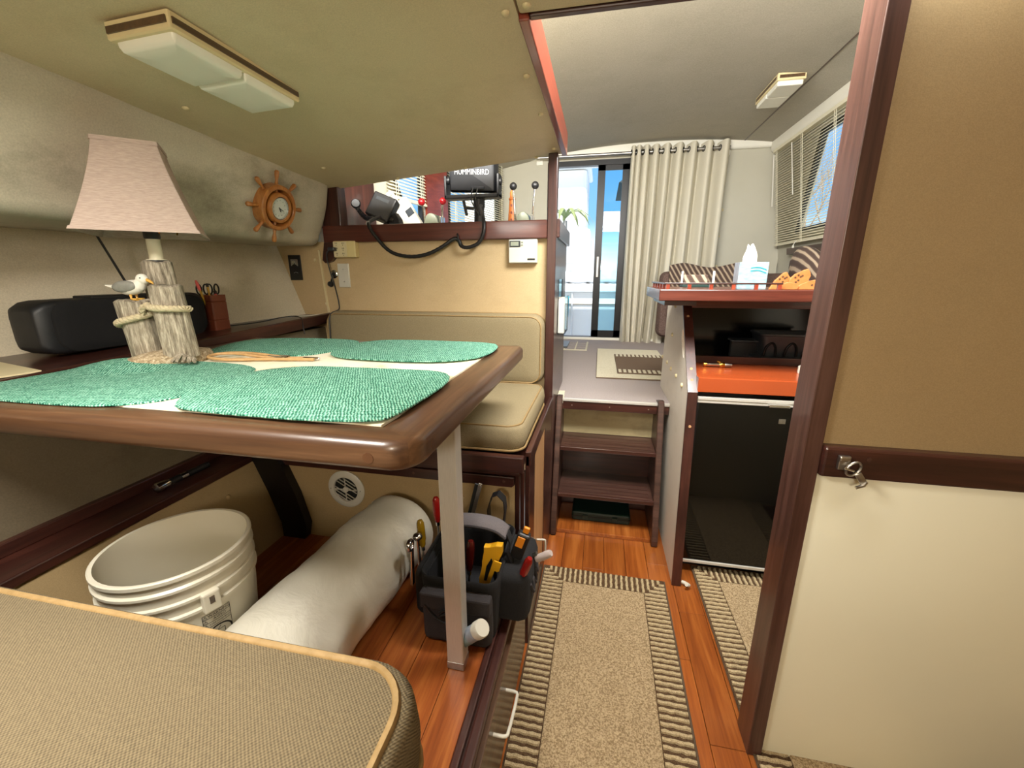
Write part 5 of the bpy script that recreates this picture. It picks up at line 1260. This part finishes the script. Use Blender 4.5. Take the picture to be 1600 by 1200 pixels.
# fridge
t = thing('fridge', 'glossy black under-counter fridge below the orange counter', 'fridge', (.7, 1.95, 0))
obj('body', B((.428, 1.86, .03), (.93, 2.4, .872), .003), 'black', t)
dr_ = obj('door', B((.430, 1.822, .062), (.928, 1.86, .858), .004), 'black_gloss', t)
obj('top_trim', MB().box((.428, 1.815, .838), (.93, 1.826, .862), .003).box((.428, 1.812, .852), (.93, 1.83, .866), .002), 'alu', dr_)
obj('bottom_trim', MB().box((.428, 1.815, .056), (.93, 1.826, .070), .002), 'alu', dr_)
obj('left_trim', B((.4275, 1.816, .06), (.436, 1.826, .85), .001), 'dark_metal', dr_)
obj('pull', B((.70, 1.804, .836), (.78, 1.818, .848), .003), 'chrome', dr_)
obj('badge', B((.752, 1.8195, .765), (.778, 1.8225, .785), .001), 'steel', dr_)
obj('kick_plate', B((.43, 1.88, 0), (.93, 1.9, .055)), 'black', t)
# nozzle on the counter
t = thing('hose_nozzle', 'brass and chrome hose nozzle lying on the orange counter', 'nozzle', (.56, 2.03, .95))
n0 = V((.495, 2.04, .962)); nw = V((1, -.02, 0))
obj('barrel', MB().lathe([(.008, 0), (.008, .075)], n0, nw, 14), 'chrome', t, 40)
obj('tip', MB().lathe([(.009, -.008), (.0115, -.004), (.0115, .006), (.009, .008)], n0, nw, 14), 'brass', t, 40)
obj('collar', MB().lathe([(.011, .062), (.0125, .066), (.0125, .08), (.011, .084)], n0, nw, 14), 'brass', t, 40)
obj('tail', MB().lathe([(.009, .084), (.0095, .088), (.006, .115)], n0, nw, 14), 'steel', t, 40)
obj('lever', MB().tube([n0 + V((.066, 0, .011)), n0 + V((.05, -.004, .016))], .004, 8), 'brass', t, 60)
tag(obj('bottle_cap', MB().lathe([(.016, 0), (.017, .006), (.016, .03), (.006, .036)], (.875, 1.98, .95), Z3, 16), 'white', smooth=40), 'small white cap on the orange counter by the door jamb', 'cap')
# things on the galley shelf
t = thing('tissue_box', 'pale blue tissue box with a white tissue standing out on the galley shelf', 'tissue box', (.60, 1.93, 1.308))
Rz = Matrix.Rotation(math.radians(-6), 3, 'Z')
fb = obj('box', MB().obox((.605, 1.945, 1.361), (.105, .105, .105), Rz, .001), 'tissue_side', t)
obj('front_print', MB().obox(V((.605, 1.945, 1.361)) + Rz @ V((.0, -.0530, 0)), (.104, .001, .104), Rz), 'blue_tint', fb)
for k in range(2): obj('print_stripe', MB().tube(pathbend([V((.605, 1.945, 1.361)) + Rz @ V((-.01, -.0540, .03 - .012 * k)), V((.605, 1.945, 1.361)) + Rz @ V((.02, -.0540, .033 - .012 * k)), V((.605, 1.945, 1.361)) + Rz @ V((.046, -.0540, .022 - .012 * k))], 2), .0022, 4), 'teal', fb)
def tis(u, v):
    a_ = 2 * PI * u; r_ = (.022 + .010 * math.sin(a_ * 3 + v * 3) * v + .006 * math.sin(a_ * 5)) * (1 - .55 * v ** 2)
    return V((.597 + r_ * math.cos(a_) - .006 * v, 1.94 + r_ * .7 * math.sin(a_), 1.413 + .066 * v * (1 + .12 * math.sin(a_ * 2 + 1))))
obj('tissue', MB().sheet(tis, 28, 8), 'paper', t, 60)
# orange wooden cats
def cat_shape(c_, y0, y1, poly, name, par, holes=()):
    o = obj(name, MB().prism([(c_[0] + x, c_[1] + z) for x, z in poly], 1, y0, y1, .002), 'orange_wood', par)
    for x, z in holes: obj('hole', MB().lathe([(.0042, 0), (.0042, .0006)], (c_[0] + x, y0 - .0001, c_[1] + z), (0, -1, 0), 10), 'lampwood', o)
    return o
t = thing('cutout_ornament', 'cut-out orange wooden animal pieces with round holes at the right of the shelf', 'ornament', (.75, 1.86, 1.308))
hp_ = [(-.012, .005), (.0, -.005), (.006, .008), (-.002, .014), (.012, .012), (-.008, -.012)]
cat_shape((.705, 1.342), 1.874, 1.885, [(-.045, -.034), (.03, -.034), (.036, -.005), (.028, .012), (.018, .016), (.012, .032), (.0, .03), (-.012, .012), (-.028, .0)], 'left_piece', t, hp_)
cat_shape((.755, 1.348), 1.862, 1.873, [(-.035, -.036), (.03, -.036), (.036, -.014), (.034, .0), (.042, .012), (.036, .022), (.03, .038), (.016, .034), (.004, .026), (-.014, .018), (-.03, .0)], 'middle_piece', t, hp_)
cat_shape((.80, 1.325), 1.85, 1.861, [(-.055, -.017), (.032, -.017), (.034, .004), (.026, .018), (.01, .02), (-.012, .014), (-.04, .002)], 'right_piece', t, [(.0, .0)])
cat_shape((.72, 1.32), 1.846, 1.856, [(-.03, -.012), (.03, -.012), (.036, .0), (.024, .012), (-.006, .016), (-.03, .008)], 'front_piece', t)
# letter holder with clear uprights
t = thing('napkin_holder', 'low dark green holder with clear uprights and a brown stack on the galley shelf', 'holder', (.45, 2.2, 1.308))
obj('tray', B((.385, 2.17, 1.308), (.53, 2.25, 1.322), .002), 'green_case', t)
for xx in (.381, .523): obj('upright', B((xx, 2.195, 1.322), (xx + .008, 2.205, 1.382)), 'paper', t)
obj('stack', B((.394, 2.21, 1.322), (.505, 2.24, 1.366), .004), 'plaid', t)
# latch on the right-hand bulkhead
t = thing('door_latch', 'small steel flip latch hanging on the wooden rail at right', 'latch', (.58, 1.01, .93))
obj('plate', MB().box((.554, 1.008, .928), (.578, 1.018, .962), .002).box((.552, 1.002, .95), (.574, 1.012, .963), .003), 'steel', t)
R3 = Matrix.Rotation(math.radians(32), 3, 'Y')
obj('ring', MB().tube([V((.582, 1.002, .936)) + R3 @ V((.012 * math.cos(2 * PI * k / 16), 0, .018 * math.sin(2 * PI * k / 16))) for k in range(16)], .003, 6, True), 'steel', t, 60)
obj('tongue', MB().obox(V((.600, 1.0, .914)), (.014, .004, .03), Matrix.Rotation(math.radians(-35), 3, 'Y'), .001).tube([(.612, 1.0, .907), (.606, .996, .900), (.590, .994, .894)], .0038, 6), 'steel', t, 60)
obj('pin', MB().tube([(.562, .998, .938), (.580, .994, .934)], .0028, 6), 'chrome', t, 60)
obj('plug', MB().lathe([(.005, 0), (.005, .001)], (.618, 1.018, .955), (0, -1, 0), 10), 'jamb', bpy.data.objects['trim_7'])
# ================================================================== SALOON
# curtain and rod
t = thing('curtain_rod', 'brushed steel curtain rod above the sliding door', 'rod', (.2, 4.36, 2.45))
obj('rod', MB().tube([(-.66, 4.36, 2.455), (1.06, 4.36, 2.455)], .014, 12), 'steel', t, 60)
for xx in (-.64, 1.05):
    obj('bracket', MB().box((xx - .012, 4.36, 2.445), (xx + .012, 4.44, 2.465), .003).box((xx - .03, 4.43, 2.41), (xx + .03, 4.44, 2.50), .002), 'gelcoat', t)
t = thing('curtain', 'long pale linen curtain gathered on grommets beside the sliding door', 'curtain', (.6, 4.35, .70))
NF = 9
def cur(u, v):
    # u across, v from top to bottom
    s_ = u ** 1.55
    xt = .22 + .83 * s_
    spread = 1.0 + .05 * math.sin(PI * v)
    xb_ = .21 + .80 * s_ + .035 * math.sin(u * 9) * v
    x = xt * (1 - v) + xb_ * v
    amp = (.030 + .030 * u) * (1 + .2 * v) * (1 + .25 * v * math.sin(u * 13 + 1))
    ph = 2 * PI * NF * u + .8 * v * math.sin(u * 7) + 1.2 * v * math.sin(u * 11)
    y = 4.355 + amp * math.sin(ph) + .012 * v * math.sin(3.3 * ph + 2)
    x += .010 * math.cos(ph) * (1 - u * .5)
    return V((x, y, 2.505 - 1.80 * v - .004 * math.sin(ph)))
co_ = obj('cloth', MB().sheet(cur, 176, 22), 'curtain', t, 80)
for k in range(1, 2 * NF):
    u = k / (2 * NF); p = cur(u, .028)
    q0, q1 = cur(u - .004, .028), cur(u + .004, .028); nn = (q1 - q0).cross(V((0, 0, 1))).normalized()
    obj('grommet', MB().ring((p.x, p.y, 2.455), nn, .021, .005, 20, 6), 'dark_metal', t, 60)
# blinds
def blind(label, rod_pts, top, bot, place, n, wid, tilt_):
    """rod_pts = (s0, s1) along the wall; place(s, z, t) maps to the room"""
    s0, s1 = rod_pts; t = thing('venetian_blind', label, 'blind', place((s0 + s1) / 2, bot, 0), 'venetian blinds')
    def bx(a0, a1, z0, z1, t0, t1):
        mb = MB(); mb.loops([[place(a, z0, t0), place(a, z1, t0), place(a, z1, t1), place(a, z0, t1)] for a in (a0, a1)]); return mb
    obj('headrail', bx(s0, s1, top - .03, top, -.04, -.005), 'blind', t)
    obj('bottom_rail', bx(s0, s1, bot, bot + .012, -.035, -.01), 'blind', t)
    o0 = None; zs = [bot + .02 + (top - .045 - bot - .02) * k / (n - 1) for k in range(n)]
    for z in zs:
        if o0 is None or True:
            mb = MB(); mb.loops([[place(a, z - tilt_, -.022 - wid / 2), place(a, z + tilt_ * .2 + .0022, -.022), place(a, z + tilt_, -.022 + wid / 2), place(a, z + tilt_ - .0008, -.022 + wid / 2), place(a, z + tilt_ * .2 + .0012, -.022), place(a, z - tilt_ - .0008, -.022 - wid / 2)] for a in (s0, s1)])
            obj('slat', mb, 'blind', t)
    k = max(2, int((s1 - s0) / .42) + 1)
    for i in range(k):
        a = s0 + .07 + (s1 - s0 - .14) * i / (k - 1)
        obj('ladder_cord', MB().tube([place(a, bot, -.036), place(a, top - .02, -.036)], .0022, 4).tube([place(a + .02, bot, -.037), place(a + .02, top - .02, -.037)], .0016, 4), 'blind', t)
    return t
RW = lambda y, z, tt: V((wxr(z) + tt - .02, y, z))
b1 = blind('cream venetian blind over the right-hand saloon window', (2.35, 4.37), 2.42, 1.62, RW, 40, .021, .0055)
obj('wand', MB().tube([RW(4.30, 2.36, -.06), RW(4.32, 1.95, -.07)], .005, 6), 'white', b1, 60)
obj('wand', MB().tube([RW(3.95, 2.36, -.06), RW(3.93, 1.98, -.06)], .005, 6), 'white', b1, 60)
obj('cord_tassel', MB().lathe([(.003, 0), (.01, -.02), (.008, -.026)], RW(3.86, 1.60, -.08), Z3, 10).tube([RW(3.86, 1.63, -.06), RW(3.86, 1.60, -.08)], .003, 5), 'white', b1, 60)
blind('cream venetian blind at the aft helm window, right of the mahogany panel', (1.36, 2.44), 2.46, 1.66, lambda s_, z, tt: LW(s_, z, tt), 38, .019, .007)
blind('short cream venetian blind at the forward helm window, left of the mahogany panel', (.60, 1.02), 2.44, 1.84, lambda s_, z, tt: LW(s_, z, tt), 28, .019, .007)
# saloon ceiling light
t = thing('saloon_light', 'small white two-lens light on the pale saloon ceiling', 'light', (1.055, 3.31, 2.50))
zc = arch(1.05) + .004
obj('housing', B((.975, 3.12, zc - .04), (1.13, 3.50, zc), .003), 'lampframe', t)
obj('wood_strip', B((.985, 3.117, zc - .028), (1.12, 3.121, zc - .012)), 'lampwood', t)
obj('wood_strip', B((.972, 3.14, zc - .028), (.976, 3.48, zc - .012)), 'lampwood', t)
for y0 in (3.13, 3.315): obj('lens', B((.982, y0, zc - .066), (1.122, y0 + .178, zc - .038), .006), 'lens', t)
# sofa along the right wall with throw and pillow
t = thing('sofa', 'brown cloth saloon sofa along the right wall behind the galley', 'sofa', (1.25, 3.5, .715))
obj('base', B((.80, 2.62, .715), (1.50, 4.24, .98), .01), 'mahog_y', t)
obj('seat', MB().loft((1.12, 3.43, .98), X3, Y3, Z3, .34, .80, .05, [(.015, 0), (0, .03), (0, .10), (.02, .13), (.1, .14)], 4), 'sofa', t, 50)
obj('backrest', MB().loft((1.44, 3.43, 1.10), Y3, Z3, (-1, 0, 0), .80, .28, .06, [(.0, -.06), (0, .03), (.02, .07), (.08, .085)], 4), 'sofa', t, 50)
obj('backrest', MB().loft((1.0, 4.21, 1.10), X3, Z3, (0, -1, 0), .46, .30, .06, [(0, -.02), (0, .05), (.02, .09), (.08, .10)], 4), 'sofa', t, 50)
def throw(x0, x1, y, z0, z1, label):
    def f(u, v):
        return V((x0 + (x1 - x0) * u, y + .05 * math.sin(u * 5) - .10 * v, z0 + (z1 - z0) * (1 - v) + .02 * math.sin(u * 8) * (1 - v)))
    mb = MB(); mb.sheet(f, 14, 8)
    o = obj('throw_blanket', mb, 'plaid', smooth=80); so = o.modifiers.new('thickness', 'SOLIDIFY'); so.thickness = .015
    return tag(o, label, 'blanket')
throw(.60, 1.20, 4.09, 1.02, 1.45, 'brown striped throw over the aft sofa back behind the tissue box')
t = thing('pillow', 'brown and tan striped pillow leaning under the right-hand window', 'pillow', (1.37, 3.15, 1.12))
R3 = Matrix.Rotation(math.radians(-18), 3, 'Y') @ Matrix.Rotation(math.radians(40), 3, 'X')
mb = MB().ball((1.36, 3.17, 1.33), 1, 20, (.09, .24, .22), R3)
obj('pad', mb, 'plaid', t, 60)
# rugs on the saloon floor
t = thing('cream_runner', 'cream ribbed rug on the saloon carpet at the head of the steps', 'rug', (.25, 3.2, .715))
obj('ground', B((0.0, 2.69, .7152), (.52, 3.80, .722), .002), 'brown_rug', t)
mb = MB(); y = 2.70
while y < 3.79: mb.box((.003, y, .721), (.517, y + .022, .727)); y += .03
o = obj('ribs', mb, 'cream_rug', t); o['kind'] = 'stuff'
t = thing('door_mat', 'small brown mat with striped ends lying on the cream rug', 'mat', (.34, 3.15, .727))
obj('ground', B((.14, 2.80, .7272), (.58, 3.50, .735), .002), 'brown_rug', t)
mb = MB()
for y0 in (2.81, 3.40):
    x = .15
    while x < .56: mb.box((x, y0, .734), (x + .018, y0 + .09, .738)); x += .032
obj('stripes', mb, 'cream_rug', t)
t = thing('entry_mat', 'cream patterned mat by the sliding door', 'mat', (-.2, 3.97, .715))
obj('ground', B((-.40, 3.72, .7152), (-.09, 4.22, .722), .002), 'cream_rug', t)
for k in range(3):
    for j in range(4): obj('tile', B((-.385 + .097 * k, 3.74 + .12 * j, .7215), (-.30 + .097 * k, 3.84 + .12 * j, .7245), .001), 'brown_rug' if False else 'saloon_carpet', t)
tag(obj('scraper_pad', B((-.46, 3.80, .7152), (-.27, 4.15, .735), .004), 'grey_plastic'), 'small grey pad beside the cream mat at the door', 'mat')
# ================================================================== OUTSIDE
t = thing('cockpit', 'white boat cockpit with rails beyond the sliding door', 'cockpit', (0, 5.8, .40))
obj('deck', B((-2.0, 4.5, .38), (2.2, 6.75, .45)), 'hull_white', t)
obj('bulwark', B((-2.0, 6.62, .45), (2.2, 6.72, 1.12), .01), 'hull_white', t)
obj('rail_cap', B((-2.0, 6.56, 1.12), (2.2, 6.76, 1.25), .02), 'hull_white', t)
obj('rub_strip', B((-2.0, 6.60, .93), (2.2, 6.625, .955), .004), 'steel', t)
for xx in (-1.2, -.42, .4, 1.2): obj('stanchion', MB().tube([(xx, 6.60, .45), (xx, 6.60, 1.12)], .014, 8), 'hull_white', t, 60)
obj('side_coaming', MB().box((-2.05, 4.5, .45), (-1.9, 6.72, 1.25), .02).box((2.1, 4.5, .45), (2.25, 6.72, 1.25), .02), 'hull_white', t)
obj('hatch', B((-.5, 5.3, .45), (.5, 6.2, .47), .006), 'gelcoat', t)
obj('roof_edge', B((-1.6, 4.5, 2.62), (1.8, 5.6, 2.70), .01), 'hull_white', t)
mb = MB()
def trp(u, v):
    x = -1.9 + 3.8 * u; return V((x, 6.57 + .18 * v, 1.25 + (.20 + .05 * math.sin(x * 5)) * math.sin(PI * v) + .012 * (1 + math.sin(x * 23 + v * 9))))
o = obj('tarpaulin', mb.sheet(trp, 40, 10), 'tarp', smooth=60); o.modifiers.new('thickness', 'SOLIDIFY').thickness = .012
tag(o, 'grey tarpaulin bundled along the top of the cockpit rail', 'tarp')
def tw(u, v): return V((-.68 + .22 * u, 6.545 - .02 * math.sin(u * 6) - .10 * v * v, 1.06 - .30 * v))
o = obj('towel', MB().sheet(tw, 8, 8), 'teal', smooth=60); o.modifiers.new('thickness', 'SOLIDIFY').thickness = .01
tag(o, 'teal towel hung inside the cockpit rail', 'towel')
mb = MB()
for k in range(3): mb.ring((-.48 + .02 * k, 6.0, .475 + .02 * k), (0, .1, 1), .13 - .02 * k, .012, 20, 6)
tag(obj('rope_coil', mb, 'dock_wood', smooth=60), 'coil of grey mooring rope on the cockpit deck', 'rope')
tag(obj('marina_water', MB().box((-60, 6.9, -1.2), (60, 90, -1.0)), 'water'), 'pale marina water beyond the boat', 'water')
bpy.data.objects['marina_water']['kind'] = 'structure'
def house(label, x, y, z, w, h):
    t = thing('boat_house', label, 'building', (x, y, -1))
    obj('wall', B((x - w, y - 2, -1), (x + w, y + 2, z + h)), 'house', t)
    obj('roof', MB().prism([(x - w * 1.15, z + h), (x + w * 1.15, z + h), (x, z + h * 1.5)], 1, y - 2.3, y + 2.3), 'roof', t)
    for k in (-1, 1): obj('window', B((x + k * w * .5 - .3, y - 2.05, z + h * .3), (x + k * w * .5 + .3, y - 1.98, z + h * .6)), 'tarp', t)
    return t
house('brown boathouse beyond the sliding door at right', 3.2, 22, 1.0, 2.3, 4.2)
t = thing('neighbour_boat', 'white boat moored behind the cockpit rail, heightened to whiten the door pane', 'boat', (-2.4, 14, -1))
obj('hull', MB().loft((-2.2, 14, -1), X3, Y3, Z3, 3.4, 2.0, .6, [(.6, 0), (.1, 1.2), (0, 2.2), (.1, 2.25)], 4), 'hull_white', t, 40)
obj('cabin', B((-4.6, 12.8, 1.2), (-.35, 15, 2.7), .12), 'hull_white', t)
obj('added_flybridge', B((-4.2, 13.0, 2.7), (-.5, 14.8, 4.3), .12), 'hull_white', t)  # upper tiers added so that sunlit white fills the left door pane
obj('added_hardtop', B((-4.5, 12.7, 4.3), (-.4, 15, 4.42), .05), 'hull_white', t)
obj('window', B((-3.8, 12.77, 1.75), (-.8, 12.82, 2.3)), 'tarp', t)
t = thing('palm_tree', 'small olive palm beyond the cockpit', 'tree', (-1.0, 11.5, -1))
obj('trunk', MB().tube([(-1.0, 11.5, -1), (-.95, 11.5, 1), (-.97, 11.5, 2.75)], .05, 8), 'dock_wood', t, 60)
for k in range(11):
    a_ = 2 * PI * k / 11; d_ = V((math.cos(a_), math.sin(a_), 0)); sd_ = V((-d_.y, d_.x, 0)); c0 = V((-.97, 11.5, 2.75))
    rows = [(0, .05, .02), (.2, .22, .05), (.4, .24, .06), (.6, .1, .04), (.72, -.08, .01)]
    obj('frond', MB().loops([[c0 + d_ * r_ + V((0, 0, h_)) + sd_ * w_, c0 + d_ * r_ + V((0, 0, h_ + .015)), c0 + d_ * r_ + V((0, 0, h_)) - sd_ * w_] for r_, h_, w_ in rows]), 'leaf', t)
# bare tree beyond the right-hand window
t = thing('bare_tree', 'bare twiggy tree outside the right-hand saloon window', 'tree', (5.0, 12, -1))
def branch(mb, p, d_, L_, r_, lev):
    q = p + d_ * L_; mb.tube([p, (p + q) / 2 + V((random.uniform(-.05, .05), 0, random.uniform(-.05, .05))) * L_, q], [r_, r_ * .85, r_ * .7], 5)
    if lev:
        for _ in range(4):
            nd_ = (d_ + V((random.uniform(-.7, .7), random.uniform(-.7, .7), random.uniform(-.2, .6)))).normalized(); branch(mb, p + d_ * L_ * random.uniform(.55, 1), nd_, L_ * .68, r_ * .5, lev - 1)
mb = MB(); branch(mb, V((5.0, 12, -1)), V((0, 0, 1)), 2.4, .07, 4); obj('branches', mb, 'twig', t)
